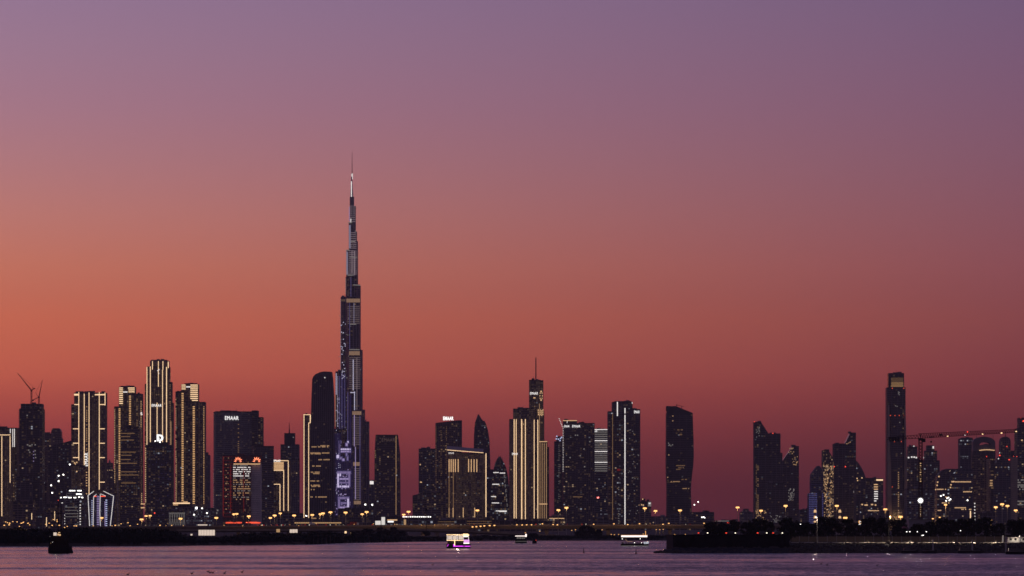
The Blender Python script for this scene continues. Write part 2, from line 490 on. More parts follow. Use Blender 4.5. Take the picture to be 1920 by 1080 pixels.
    def column(s, x, y0, y1, w=3.0, mat='gold', pitch=3.3, h=1.6, name='light_column', jit=0.0):
        m = MB(); y = y0; w *= .8; h *= .8
        if mat == 'gold': mat = 'gold_dash'
        while y < y1:
            if rnd() > jit: s.on(x - w / 2, x + w / 2, y, y + h, name, mat, mb=m)
            y += pitch
        m.build(name, M[mat], s.o, 'stuff')
    def dots(s, pts, mat='white_dim', r=0.9, name='facade_light'):
        m = MB()
        for x, y in pts:
            s.on(x - r, x + r, y - r, y + r, name, mat, mb=m)
        return m.build(name, M[mat], s.o, 'stuff' if len(pts) > 1 else None)
    def sign(s, txt, x0, x1, y0, y1, mat='sign_white', vertical=False, out=0.9, bold=0.0):
        c, t, n, pr = s.hit((x0 + x1) / 2, (y0 + y1) / 2)
        me, a, b, lo, hi = text_mesh(txt, bold)
        k = c.y / F
        w, h = (x1 - x0) * k / max(0.3, abs(t.x)), (y1 - y0) * k
        c = c + n * (pr + out)
        T, Nn, U = Vector((t.x, t.y, 0)), Vector((n.x, n.y, 0)), Vector((0, 0, 1))
        ctr = Vector((c.x, c.y, Z((y0 + y1) / 2, c.y)))
        for v in me.vertices:
            p, q, r = (v.co.x - a) / (b - a) - .5, (v.co.y - lo) / (hi - lo) - .5, v.co.z * 8
            if vertical: v.co = ctr + U * (p * h) - T * (q * w) + Nn * r
            else: v.co = ctr + T * (p * w) + U * (q * h) + Nn * r
            v.co -= Vector(s.o.location)
        me.materials.clear(); me.materials.append(M[mat])
        o = bpy.data.objects.new('sign', me); C.objects.link(o); o.parent = s.o
        return o
    def roof(s, x0, x1, y0, y1, name='plant_room', mat='dark_wall', depth=14.0, dy=6.0, label=None):
        D = s.D + dy; m = MB()
        m.box(X(x0, D), X(x1, D), D, D + depth, Z(y1, D) - 0.5, Z(y0, D))
        return m.build(name, M[mat], s.o, None, label)
    def spire(s, x, y0, y1, w0, w1, dy=10.0, mat='steel', name='spire', k=8):
        D = s.D + dy; m = MB()
        m.bar((X(x, D), D, Z(y1, D)), (X(x, D), D, Z(y0, D)), w1 * D / F / 2, r2=w0 * D / F / 2, k=k)
        return m.build(name, M[mat], s.o)
    def beacon(s, x, y, dy=2.0, r=1.0, mat='red'):
        D = s.D + dy; m = MB()
        m.ball((X(x, D), D, Z(y, D)), r * D / F, k=6, h=4)
        return m.build('aviation_light', M[mat], s.o)
# ------------------------------------------------------------------ ground, water, haze
WAVE_CALM, WAVE_GUST = 0.36, 2.6     # spread of the facet slopes in calm and in ruffled water
def Drow(row): return EYE * F / (row - HZ)

m, t, b = new_mat('creek water')
b.inputs['Base Color'].default_value = (0.012, 0.012, 0.020, 1)
b.inputs['Roughness'].default_value = 0.10
b.inputs['IOR'].default_value = 1.33
b.inputs['Specular IOR Level'].default_value = 0.5
g = t.nodes.new('ShaderNodeNewGeometry')
def wnoise(scale, stretch, detail=3.0, rough=0.5):
    mp = t.nodes.new('ShaderNodeMapping'); mp.inputs['Scale'].default_value = stretch
    t.links.new(g.outputs['Position'], mp.inputs[0])
    n = t.nodes.new('ShaderNodeTexNoise'); n.inputs['Scale'].default_value = scale; n.inputs['Detail'].default_value = detail; n.inputs['Roughness'].default_value = rough
    t.links.new(mp.outputs[0], n.inputs['Vector'])
    return n.outputs[0]
# the water's many small facets: a random slope whose spread follows the wind patches
def wvec(scale, stretch, detail):
    mp = t.nodes.new('ShaderNodeMapping'); mp.inputs['Scale'].default_value = stretch
    t.links.new(g.outputs['Position'], mp.inputs[0])
    n = t.nodes.new('ShaderNodeTexNoise'); n.inputs['Scale'].default_value = scale; n.inputs['Detail'].default_value = detail; n.inputs['Roughness'].default_value = .6
    t.links.new(mp.outputs[0], n.inputs['Vector'])
    v = t.nodes.new('ShaderNodeVectorMath'); v.operation = 'SUBTRACT'; t.links.new(n.outputs['Color'], v.inputs[0]); v.inputs[1].default_value = (.5, .5, .5)
    return v.outputs[0]
gust = wnoise(0.0085, (0.30, 1, 1), 2.5, .5)            # broad wind patches
streak = wnoise(0.05, (0.16, 1, 1), 3.0, .6)            # narrow streaks inside them
grain = wnoise(0.30, (1.0, 0.16, 1), 2.0, .5)           # wave groups
gs = math_node(t, 'ADD', math_node(t, 'MULTIPLY', gust, 0.60), math_node(t, 'MULTIPLY', streak, 0.22))
gs = math_node(t, 'ADD', gs, math_node(t, 'MULTIPLY', grain, 0.18))
sx = t.nodes.new('ShaderNodeSeparateXYZ'); t.links.new(g.outputs['Position'], sx.inputs[0])
gs = math_node(t, 'ADD', gs, math_node(t, 'MULTIPLY', sx.outputs[0], 0.00022))    # more wind away from the left shore
gr = t.nodes.new('ShaderNodeMapRange'); gr.interpolation_type = 'SMOOTHSTEP'; gr.inputs[1].default_value = .42; gr.inputs[2].default_value = .59; gr.inputs[3].default_value = WAVE_CALM; gr.inputs[4].default_value = WAVE_GUST
t.links.new(gs, gr.inputs[0])
sl = t.nodes.new('ShaderNodeVectorMath'); sl.operation = 'ADD'
t.links.new(wvec(0.9, (0.6, 1, 1), 3.0), sl.inputs[0]); t.links.new(wvec(0.12, (0.35, 1, 1), 2.0), sl.inputs[1])
sc = t.nodes.new('ShaderNodeVectorMath'); sc.operation = 'SCALE'; t.links.new(sl.outputs[0], sc.inputs[0]); t.links.new(gr.outputs[0], sc.inputs['Scale'])
# short steep faces of the wavelets look towards the near shore (the breeze comes off it)
sp = t.nodes.new('ShaderNodeSeparateXYZ'); t.links.new(sc.outputs[0], sp.inputs[0])
cb = t.nodes.new('ShaderNodeCombineXYZ'); t.links.new(math_node(t, 'MULTIPLY', sp.outputs[0], 0.6), cb.inputs[0])
t.links.new(math_node(t, 'SUBTRACT', 0.0, math_node(t, 'ABSOLUTE', sp.outputs[1])), cb.inputs[1]); cb.inputs[2].default_value = 1.0
fl = cb
nm = t.nodes.new('ShaderNodeVectorMath'); nm.operation = 'NORMALIZE'; t.links.new(fl.outputs[0], nm.inputs[0]); t.links.new(nm.outputs[0], b.inputs['Normal'])
M['water'] = m
w = MB(); w.face([(-6500, -250, 0), (6500, -250, 0), (6500, 3600, 0), (-6500, 3600, 0)])
structure(w.build('water', M['water']))

# land: a low shore and the flat city ground to the horizon
shore = [(-9000, 1028), (-2500, 1027), (-400, 1026), (0, 1024.5), (180, 1024), (330, 1023), (480, 1022), (570, 1021), (640, 1018.5), (760, 1016), (860, 1014.8), (960, 1014), (1260, 1013.8), (1600, 1013.6), (9000, 1013.5)]
w = MB(); pts = [(X(px, Drow(r)), Drow(r)) for px, r in shore]
for (xa, ya), (xb, yb) in zip(pts, pts[1:]):
    w.face([(xa, ya, -.4), (xb, yb, -.4), (xb, yb + 9, GZ), (xa, ya + 9, GZ)])
    w.face([(xa, ya + 9, GZ), (xb, yb + 9, GZ), (xb * 1.05, 4000, GZ), (xa * 1.05, 4000, GZ)])
w.face([(-6500, 4000, GZ), (6500, 4000, GZ), (6500, 14000, GZ), (-6500, 14000, GZ)])
structure(w.build('ground', M['sand']))

# headland on the right: promenade slab, dark quay wall and a low rocky tip
PZ = 4.2
w = MB()
hl = [(X(1478, 1756), 1756), (X(2900, 1756), 1756), (1500, 2980), (180, 2980), (112, 2400), (X(1290, 1800), 1800), (X(1478, 1790), 1790)]
w.solid([(x, y, -.5) for x, y in hl], [(x, y, PZ) for x, y in hl])
structure(w.build('promenade', M['paving']))
w = MB()
w.box(X(1262, 1725), X(1480, 1725), 1725, 1800, 0.3, 7.8)
for k in range(22):
    x = X(1262 + 218 * k / 22, 1725); w.box(x + .2, x + 2.05, 1724.6, 1725, 0.5, 7.3)
w.box(X(1261.6, 1725), X(1480.4, 1725), 1724.4, 1726, 7.8, 8.0)
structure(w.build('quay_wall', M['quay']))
def rock(mb, c, r):
    k = 5; a0 = rnd() * 6.28; sx, sy, sz = r * (.8 + .5 * rnd()), r * (.8 + .5 * rnd()), r * (.6 + .4 * rnd())
    ring = lambda z, s, o: [(c[0] + sx * s * math.cos(a0 + o + 6.283 * i / k) * (.85 + .3 * rnd()), c[1] + sy * s * math.sin(a0 + o + 6.283 * i / k), c[2] + z * sz) for i in range(k)]
    mb.solid(ring(-.5, .9, 0), ring(.35, .95, .3)); mb.solid(ring(.35, .95, .3), ring(.8, .45, .5))
w = MB()
for i in range(1500):                       # revetment below the promenade
    px = 1478 + 520 * rnd(); u = rnd(); d = 1696 + 60 * u
    rock(w, (X(px, d), d, -.1 + u * PZ * .96), .5 + .6 * rnd())
for i in range(420):                        # rocks at the foot of the quay wall and the low tip
    px = 1228 + 255 * rnd(); h = 2.3 * min(1, max(0, (px - 1226) / 40)); u = rnd(); d = 1697 + 28 * u
    rock(w, (X(px, d), d, -.2 + u * h), .5 + .7 * rnd())
o = w.build('rock_revetment', M['rock']); o['kind'] = 'stuff'
w = MB()
w.solid([(X(1478, 1697), 1697, -.5), (X(2500, 1697), 1697, -.5), (X(2500, 1755), 1755, PZ - .3), (X(1478, 1755), 1755, PZ - .3)], [(X(1478, 1757), 1757, -.5), (X(2500, 1757), 1757, -.5), (X(2500, 1757.5), 1757.5, PZ - .3), (X(1478, 1757.5), 1757.5, PZ - .3)])
w.solid([(X(1227, 1704), 1704, -.5), (X(1262, 1694), 1694, -.5), (X(1480, 1694), 1694, -.5), (X(1480, 1724), 1724, -.5), (X(1240, 1724), 1724, -.5)], [(X(1236, 1712), 1712, .5), (X(1264, 1715), 1715, 2.1), (X(1480, 1715), 1715, 2.1), (X(1480, 1724), 1724, 2.2), (X(1262, 1724), 1724, 2.2)])
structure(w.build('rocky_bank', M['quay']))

# haze over the whole place
m = bpy.data.materials.new('evening haze'); m.use_nodes = True
t = m.node_tree; t.nodes.clear()
pv = t.nodes.new('ShaderNodeVolumePrincipled'); pv.inputs['Color'].default_value = (0.88, 0.80, 0.80, 1); pv.inputs['Density'].default_value = 2.4e-5
pv.inputs['Anisotropy'].default_value = 0.0
o_ = t.nodes.new('ShaderNodeOutputMaterial'); t.links.new(pv.outputs[0], o_.inputs['Volume'])
m.cycles.homogeneous_volume = True
w = MB(); w.box(-7000, 7000, -400, 14500, -1.4, 860)
o = w.build('haze', m); o['kind'] = 'stuff'

# ------------------------------------------------------------------ viaduct and the lower ramp
def viaduct(name, label, pts, width, thick, par, pier_px, D, gz):
    o = empty(name, (X(pts[0][0], D), D, gz), label, 'viaduct')
    deck, rail = MB(), MB()
    for (pa, za), (pb, zb) in zip(pts, pts[1:]):
        xa, xb = X(pa, D), X(pb, D)
        sec = lambda x, z: [(x, D, z - .9), (x, D, z), (x, D + width, z), (x, D + width, z - .9), (x, D + width - 3, z - thick), (x, D + 3, z - thick)]
        a, b = sec(xa, za), sec(xb, zb)
        deck.solid(list(reversed(a)), list(reversed(b)))
        for yy in (D, D + width - .3):
            a = [(xa, yy - .08, za - .9), (xb, yy - .08, zb - .9), (xb, yy + .3, zb - .9), (xa, yy + .3, za - .9)]
            rail.solid(a, [(x, y, z + .9 + par) for x, y, z in a])
    deck.build('deck', M['viaduct'], o); rail.build('parapet', M['viaduct'], o)
    for px in pier_px:
        x = X(px, D); z = pts[0][1]
        for (pa, za), (pb, zb) in zip(pts, pts[1:]):
            if pa <= px <= pb: z = za + (zb - za) * (px - pa) / (pb - pa)
        m = MB()
        if z - thick > gz + 1:
            m.box(x - 1.8, x + 1.8, D + width / 2 - 2, D + width / 2 + 2, gz, z - thick - 1.2)
            m.solid([(x - 1.8, D + width / 2 - 2, z - thick - 1.2), (x + 1.8, D + width / 2 - 2, z - thick - 1.2), (x + 1.8, D + width / 2 + 2, z - thick - 1.2), (x - 1.8, D + width / 2 + 2, z - thick - 1.2)],
                    [(x - 2, D + 3.5, z - thick + .1), (x + 2, D + 3.5, z - thick + .1), (x + 2, D + width - 3.5, z - thick + .1), (x - 2, D + width - 3.5, z - thick + .1)])
            m.build('pier', M['viaduct'], o)
    return o
DV = 3900
viaduct('road_viaduct', 'long concrete road viaduct on piers crossing behind the dark shore', [(150, 10.8), (480, 11.4), (760, 12.0), (1250, 12.4), (1500, 12.6)], 26, 3.6, .5, [213, 329, 445, 561, 677, 793, 909, 1025, 1141, 1257, 1373, 1489], DV, GZ)
viaduct('slip_ramp', 'lower slip ramp descending to the right in front of the long viaduct', [(330, 7.6), (560, 7.9), (760, 8.4), (860, 7.0), (960, 4.6), (1040, 2.6)], 11, 2.2, .7, [400, 470, 540, 610, 680, 750, 820, 890], 3700, GZ)
# ------------------------------------------------------------------ towers of the skyline, left to right
def gold_kw(**k):
    d = dict(wall='brown_wall', glass='glass_brown', p=0.10, cool=0.08, floor=3.8, bay=4.0, pier=2, pierw=0.9, bright=0.2, faint=0.8)  # paler brown walls and many faint panes stand in for spilled gold light
    d.update(k); return d

# corner tower cut by the picture's edge
T = Tower('corner_tower', 'brown tower at the left picture edge with a tall gold light outline', 8300, 8)
T.block(-26, 20, 814, depth=40, **gold_kw(p=0.06))
T.block(-20, 32, 802, dy=44, depth=34, **gold_kw(p=0.05))
T.vline(3.5, 818, 968); T.vline(19, 818, 905); T.hline(-20, 20, 815.5)
for x in (19.5, 23, 27): T.vline(x, 804, 838 if x > 20 else 812, 'white_line', 1.3)
T.column(25, 880, 975, 2.4, 'gold_dim', 5, 1.6, jit=.35); T.column(29.5, 905, 975, 2.0, 'white_dim', 6, 1.4, jit=.4)

# tower under construction with two luffing cranes
T = Tower('unfinished_tower', 'dark unfinished concrete tower carrying two luffing cranes on its roof', 7900, 57)
T.block(36, 79, 766, depth=46, wall='dark_wall', p=0.03, cool=0.9, floor=3.6, band=0.7, pier=3)
T.block(39, 78, 757, dy=4, depth=38, wall='grey_wall', p=0.02, cool=.9, band=0.8)
m = MB()
for i in range(22):
    z = Z(770 + i * 3.6, 7900)
    m.box(X(33.5, 7900), X(36, 7900), 7903, 7935, z, z + 0.6)
    m.box(X(79, 7900), X(81, 7900), 7903, 7935, z, z + 0.6)
m.build('balcony_slabs', M['dark_wall'], T.o, 'stuff')
T.block(30, 60, 893, dy=-14, depth=14, wall='dark_wall', p=0.03, cool=.6)
T.dots([(52, 834), (57, 836), (60, 834), (66, 834), (54, 844), (56, 848), (66, 845), (66, 852), (55, 836), (67, 858), (51, 779)], 'white_dim', 1.1)
T.column(63, 834, 870, 2, 'led', 6, 1.6, jit=.5)
T.vline(62, 960, 975, 'gold_dim', 1.2)

def luffing_crane(x, ybase, ycab, jib, tail, D, label):
    o = empty('luffing_crane', (X(x, D), D, Z(ybase, D)), label, 'crane', 'luffing cranes on the unfinished tower')
    m = MB(); zb, zc = Z(ybase, D), Z(ycab, D); cx = X(x, D)
    for sx in (-1.1, 1.1):
        for sy in (-1.1, 1.1): m.bar((cx + sx, D + sy, zb), (cx + sx, D + sy, zc), 0.5)
    n = max(3, int((zc - zb) / 3)); 
    for i in range(n):
        z0, z1 = zb + (zc - zb) * i / n, zb + (zc - zb) * (i + 1) / n
        m.bar((cx - 1.1, D - 1.1, z0), (cx + 1.1, D - 1.1, z1), 0.3); m.bar((cx - 1.1, D + 1.1, z1), (cx + 1.1, D + 1.1, z0), 0.3)
    m.build('mast', M['crane_red'], o)
    m = MB(); jx, jz = X(jib[0], D), Z(jib[1], D)
    for off in (-0.9, 0.9):
        m.bar((cx + off * 0.6, D + off, zc + 0.5), (jx, D + off * 0.2, jz), 0.5, r2=0.35)
    m.bar((cx, D, zc + 2.4), (jx, D, jz + 0.4), 0.5, r2=0.3)
    for i in range(10):
        u, w = i / 10, (i + 1) / 10
        m.bar((cx + (jx - cx) * u, D - .9 * (1 - u), zc + .5 + (jz - zc - .5) * u), (cx + (jx - cx) * w, D, zc + 2.4 + (jz - zc - 2) * w), 0.25)
    m.build('jib', M['crane_red'], o)
    m = MB(); tx, tz = X(tail[0], D), Z(tail[1], D)
    m.bar((cx, D, zc + 0.3), (tx, D, tz), 0.9); m.box(tx - 1.6, tx + 1.6, D - 1.5, D + 1.5, tz - 1.8, tz + 0.6)
    m.build('counterweight', M['steel'], o)
    m = MB(); m.box(cx - 1.7, cx + 1.7, D - 1.6, D + 1.6, zc - 1.2, zc + 1.6); m.build('cab', M['crane_red'], o)
    m = MB(); m.bar((cx, D, zc), (cx + (tx - cx) * .6, D, zc + 9), 0.45); m.bar((cx + (tx - cx) * .6, D, zc + 9), (jx, D, jz), 0.2); m.build('stay', M['crane_red'], o)
luffing_crane(59, 757, 733, (33, 700), (64, 728), 7915, 'luffing crane with its long jib raised to the left on the unfinished tower')
luffing_crane(73, 757, 745, (79.5, 713), (62, 750), 7925, 'luffing crane with its short steep jib raised to the right on the unfinished tower')

T = Tower('slab_tower', 'narrow brown blank slab tower just right of the unfinished tower', 8900, 88)
T.block(80, 96, 813, depth=30, wall='brown_wall', glass='glass_brown', p=0.02, pier=1)
T = Tower('domed_tower', 'pale brown tower with rounded crown rising behind the slanted dark block', 9300, 104)
T.block(94, 116, 822, depth=26, wall='stone', glass='glass_brown', p=0.02, rnd_plan=False, chamfer=.2)
T.block(0, 0, 0, levels=[(803, 99, 111), (805, 97, 113), (810, 95.5, 114.5), (822, 95, 115)], base=822, wall='stone', glass='glass_brown', p=0, pier=0, band=1.0)
T = Tower('slanted_block', 'dark block with slanting roof and scattered white lights beside the gold framed tower', 8500, 112)
T.block(90, 133, (838, 826), depth=40, wall='dark_wall', p=0.05, cool=0.8, rows=0.0)
T.dots([(131, 871), (134, 886), (139, 897), (138, 908), (96, 910), (110, 892), (110, 902), (98, 924), (119, 890)], 'lamp_white', 1.2)

# tower with gold frame lines and vertical lettering
T = Tower('gold_framed_tower', 'tall brown tower with gold frame lines and white lettering running up it', 8200, 166)
T.block(139, 197.5, 736, depth=38, **gold_kw(p=0.03, floor=3.4))
T.block(133.5, 139.5, 758, dy=3, depth=30, **gold_kw(p=0.12))
T.block(133.5, 160, 872, dy=-4, depth=4, **gold_kw(p=0.08, cool=.3))
T.roof(142, 156, 733.5, 737); T.roof(166, 177, 733, 737); T.roof(190, 196, 733.5, 737)
T.vline(147.8, 735, 863); T.vline(158, 738, 928); T.vline(167, 736, 928); T.vline(186.2, 735, 918); T.vline(197, 736, 760, w=1.2)
T.hline(139, 147, 740, h=3); T.hline(178, 196.5, 740, h=2)
for y in (758.5, 804, 831, 858): T.hline(137 if y > 760 else 139.5, 147, y, h=1.4); T.hline(187, 196.5, y, h=1.4)
T.hline(187, 196.5, 904, h=1.4)
T.column(162.5, 762, 845, 3.0, 'gold_dim', 3.4, 1.7, jit=.1); T.column(162.5, 880, 928, 3, 'gold_soft', 5, 1.8, jit=.2)
T.column(152.5, 900, 935, 2, 'gold_dim', 6, 1.8, jit=.4)
T.sign('EMAAR', 158.6, 165.0, 849, 874, vertical=True)
T.dots([(140, 868), (142, 870), (144, 867), (144, 884)], 'gold_soft', 1.2)

T = Tower('crowned_tower', 'small beige tower with a lit finial crown between the gold framed and gold dashed towers', 9400, 205)
T.block(196.5, 214, 880, depth=22, wall='stone', glass='glass_brown', p=0.12, cool=.1)
T.block(200, 211, 868, dy=3, depth=16, wall='stone', p=0.05)
T.spire(205.5, 861, 869, 0.6, 6, dy=8, mat='stone', name='finial')
T.column(202, 881, 884, 1.6, 'gold_soft', 3); T.column(206, 881, 884, 1.6, 'gold_soft', 3); T.column(210, 881, 884, 1.6, 'gold_soft', 3)

# floodlit building site
T = Tower('floodlit_building', 'low unfinished building with bright white work lights on its open floors', 7500, 138, group='blocks at the foot of the towers')
T.block(113, 158, 933, depth=40, wall='concrete', p=0.10, cool=1.0, floor=4.4, band=0.9, bright=.35)
T.block(124, 156, 917, dy=10, depth=30, wall='concrete', p=0.25, cool=1.0, floor=4.4, band=0.8, bright=.35)
for x0, x1, y in ((130, 141, 920), (145, 153, 920), (143, 153, 926.5), (113, 116, 933), (119, 125, 932.5), (128, 134, 933), (138, 143, 933), (147, 150, 932), (153, 156, 933)):
    T.hline(x0, x1, y, 'lamp_white', 1.6, name='work_light')
for y in (943, 946, 950, 955, 961, 966, 972, 977, 982): T.hline(115.5, 122 if y > 965 else 118, y, 'white_line', 1.5, name='work_light')
T.column(150.5, 946, 985, 2.6, 'white_line', 5.2, 2.2, name='work_lights'); T.column(146, 958, 985, 2, 'white_dim', 4.2, 2, name='work_lights', jit=.3)
m = MB()
for y in (951, 957, 963, 969): T.on(122, 146, y - .4, y + .4, 'slab', 'white_dim', mb=m)
m.build('lit_slab_edges', M['white_dim'], T.o, 'stuff')

# blue and white outlined folded facade
T = Tower('outlined_building', 'blue violet building with white outline and glowing ladder columns at the left', 7200, 189, group='blocks at the foot of the towers')
T.block(0, 0, 0, levels=[(927, 166, 212), (935, 165.5, 213), (988, 168, 207)], depth=34, wall='violet_wall', glass='glass_blue', p=0.03, cool=.8, pier=2)
def outline(pts, mat, w, name):
    for (xa, ya), (xb, yb) in zip(pts, pts[1:]):
        m = MB(); D = 7200 - 1.6
        m.bar((X(xa, D), D, Z(ya, D)), (X(xb, D), D, Z(yb, D)), w * D / F / 2, k=4)
        m.build(name, M[mat], T.o)
outline([(176, 921), (165, 929), (168, 988)], 'white_line', 1.3, 'outline_light')
outline([(194, 921), (213, 930), (206.5, 989)], 'white_line', 1.3, 'outline_light')
outline([(174.5, 988), (175.5, 931), (181, 926.5)], 'white_line', 1.1, 'outline_light')
outline([(188, 926), (187.5, 945), (187, 960), (188.5, 988)], 'white_line', 1.1, 'outline_light')
outline([(189, 926), (198, 930)], 'white_line', 1.1, 'outline_light')
T.column(172.6, 938, 987, 2.0, 'blue_white', 4, 1.9); T.column(184, 930, 987, 6.0, 'led', 3.3, 1.6); T.column(199.5, 937, 987, 4.0, 'blue_white', 4, 1.8)
T.vline(196.8, 940, 987, 'led', .9)
T.hline(176, 181, 930.5, 'sign_red', 1.6, 'red_sign')
T.hline(188, 198, 930.5, 'sign_red', 1.6, 'red_sign')

# twin with gold dashes, first
T = Tower('gold_dashed_tower', 'tall tower with columns of gold dashes, stepped crown, behind the dark banded tower', 8600, 239, group='pair of gold dashed towers')
T.block(214, 240, 762, depth=38, **gold_kw(p=0.08))
T.block(240, 265.5, 738, dy=4, depth=34, **gold_kw(p=0.10))
T.block(223, 253, 725, dy=8, depth=28, **gold_kw(p=0.05))
T.roof(226, 250, 723.5, 726, dy=14)
for i in range(9):
    y = 727.5 + i * 3.6
    T.hline(223.5, 230.5, y, 'gold', 1.6)
    if i < 3: T.hline(241 if i else 240, 252.5, y, 'gold', 1.6)
T.hline(231, 239, 735, 'white_line', 2)
T.column(215.2, 768, 905, 1.5, 'gold_soft', 3.3, 1.6); T.column(224.2, 766, 900, 4.2, 'gold', 3.3, 1.7)
T.column(243.8, 742, 800, 4.4, 'gold', 3.3, 1.7); T.column(264.6, 752, 955, 1.8, 'gold_soft', 3.3, 1.7)
T.column(262, 790, 900, 1.6, 'white_dim', 3.3, 1.6, jit=.2); T.column(221, 880, 985, 2, 'led_dim', 3.5, 1.8)
T.dots([(265, 774), (266, 777), (264.5, 776)], 'white_line', 1.2)
T.column(257, 748, 800, 1.6, 'gold_dim', 3.3, 1.5, jit=.3)

T = Tower('banded_tower', 'dark tower with faint brown lit floors standing in front of a gold dashed tower', 7700, 244)
T.block(225.5, 262, 801, depth=34, wall='dark_wall', glass='glass_brown', p=0.16, cool=.1, floor=4.0, band=1.6, rows=.10, bright=.06, pier=0)
T.block(221, 266, 978, dy=-8, depth=60, wall='dark_wall', p=.1, floor=4)
m = MB()
for y in (812, 818, 824.5, 847, 853, 861, 868, 884, 890, 905): T.on(227, 226 + 34 * (.4 + .6 * rnd()), y, y + 1.2, 'band', 'cove', mb=m)
m.build('lit_floors', M['cove'], T.o, 'stuff')
T.column(265.8, 925, 945, 1.6, 'gold_soft', 3.5, 2); T.hline(264, 272, 945, 'gold_soft', 1.6); T.hline(264, 271, 952, 'gold_soft', 2)

# the tallest of the left group
T = Tower('fluted_tower', 'tallest of the left towers, with long upright gold lines and white lettering near its top', 8500, 296)
T.block(275, 316, 687, depth=44, chamfer=.22, **gold_kw(p=0.04))
T.block(281, 315.5, 676, dy=8, depth=30, chamfer=.2, **gold_kw(p=0.02))
T.block(271.5, 276, 720, dy=8, depth=30, **gold_kw(p=0.06)); T.block(316, 321.5, 716, dy=8, depth=30, **gold_kw(p=0.10))
T.block(320.5, 324, 755, dy=14, depth=26, **gold_kw(p=0.08))
for x, y0, y1 in ((275.6, 688, 940), (282.4, 687, 835), (286, 677, 693), (297, 677, 692), (297, 692, 725), (305.5, 677, 693), (304.8, 693, 835), (311.8, 688, 835), (294.6, 755, 815), (315, 678, 690)):
    T.vline(x, y0, y1, 'gold', 1.15)
T.column(319, 700, 850, 1.3, 'gold_dim', 3.5, 1.5, jit=.2); T.column(271.9, 730, 960, 1.2, 'gold_dim', 3.5, 1.5, jit=.2)
T.column(273, 840, 942, 2, 'gold_soft', 4, 2.2)
T.vline(320.5, 790, 940, 'gold_dim', 1.2)
T.roof(283, 313, 674.6, 677, dy=12); T.dots([(296, 695), (298, 693), (297.5, 700)], 'white_line', 1.0)
T.sign('EMAAR', 284.5, 303, 757.8, 762.6)

T = Tower('logo_tower', 'dark tower with a bright white rounded letter on its roof, before the tallest left tower', 7700, 297)
T.block(274, 321, 834, depth=38, wall='dark_wall', p=0.08, cool=.4, floor=3.8, bright=.12)
T.block(280, 316, 829, dy=8, depth=24, wall='dark_wall', p=.1, fac=False)
T.sign('D', 293.5, 306, 814.5, 827.5, 'sign_white', bold=.06, out=-4)
T.hline(296, 300, 821.5, 'sign_white', 1.4, 'sign')
T.dots([(291, 827), (300, 829)], 'lamp_white', 1.0)
T.dots([(276 + 44 * rnd(), 850 + 120 * rnd()) for _ in range(26)], 'led_dim', .9, 'violet_light')
T.dots([(290, 962)], 'red', 1.0)

T = Tower('gold_dashed_tower', 'tall tower with columns of gold dashes standing just left of the dark grey slab', 8600, 356, group='pair of gold dashed towers')
T.block(329, 346, 734, dy=4, depth=34, **gold_kw(p=0.06)); T.block(345, 372, 752, depth=40, **gold_kw(p=0.05)); T.block(371, 384, 753.5, dy=2, depth=36, **gold_kw(p=0.08))
T.block(340, 371.5, 720, dy=8, depth=28, **gold_kw(p=0.03))
T.roof(346, 369, 718.5, 721, dy=14, mat='steel')
for i in range(9):
    y = 722 + i * 3.6
    if i < 3: T.hline(340.5, 348, y, 'gold', 1.6)
    T.hline(357 if i < 8 else 360, 371, y, 'gold', 1.6)
T.hline(349, 357, 725.3, 'white_line', 2.2)
T.column(342.4, 737, 942, 4.6, 'gold', 3.35, 1.8); T.column(363.4, 762, 945, 4.8, 'gold', 3.35, 1.8); T.column(382.3, 762, 945, 1.6, 'gold', 3.35, 1.6)
T.column(329.8, 745, 945, 1.3, 'gold_soft', 3.35, 1.5, jit=.1); T.column(331, 860, 945, 1.5, 'gold_dim', 3.4, 1.6)
T = Tower('faint_tower', 'faint dim tower half hidden behind the gold dashed tower near the grey slab', 9700, 388)
T.block(383, 393, 853, depth=24, wall='grey_wall', p=.03); T.block(385, 390, 848, dy=4, depth=14, wall='grey_wall', p=0)

# podium blocks
T = Tower('lattice_podium', 'low podium with white criss cross lattice lights below the gold dashed tower', 7000, 334, group='blocks at the foot of the towers')
T.block(316, 347, 957, depth=30, wall='grey_wall', p=.05, floor=5)
m = MB(); D = 6998.6
for k in range(7):
    x = 317 + k * 4.4
    m.bar((X(x, D), D, Z(985, D)), (X(x + 3, D), D, Z(961, D)), .35); m.bar((X(x + 3.2, D), D, Z(985, D)), (X(x + .4, D), D, Z(961, D)), .35)
m.build('lattice_lights', M['white_dim'], T.o, 'stuff')
T.hline(317, 346, 962, 'white_dim', .9, 'light_strip')
T = Tower('gold_podium', 'terrace block with a ragged gold lit cornice below the gold dashed tower', 7900, 338, group='blocks at the foot of the towers')
T.block(316, 358, 945, depth=40, wall='brown_wall', p=.1); T.hline(317, 356, 943.5, 'gold', 2.2); T.hline(320, 334, 946.5, 'gold_soft', 1.5); T.hline(344, 352, 941, 'gold_soft', 1.4)
T = Tower('grey_podium', 'wide grey car park block with a bright white floodlight left of the dark slab', 7300, 372, group='blocks at the foot of the towers')
T.block(346, 401, 952, depth=50, wall='concrete', p=.25, cool=.9, floor=4.0, band=1.5, bright=.2, bay=3)
T.dots([(368.5, 952.5)], 'flood', 1.5, 'flood_light'); T.dots([(379, 953), (364, 965), (388, 962)], 'lamp_white', 1.1)

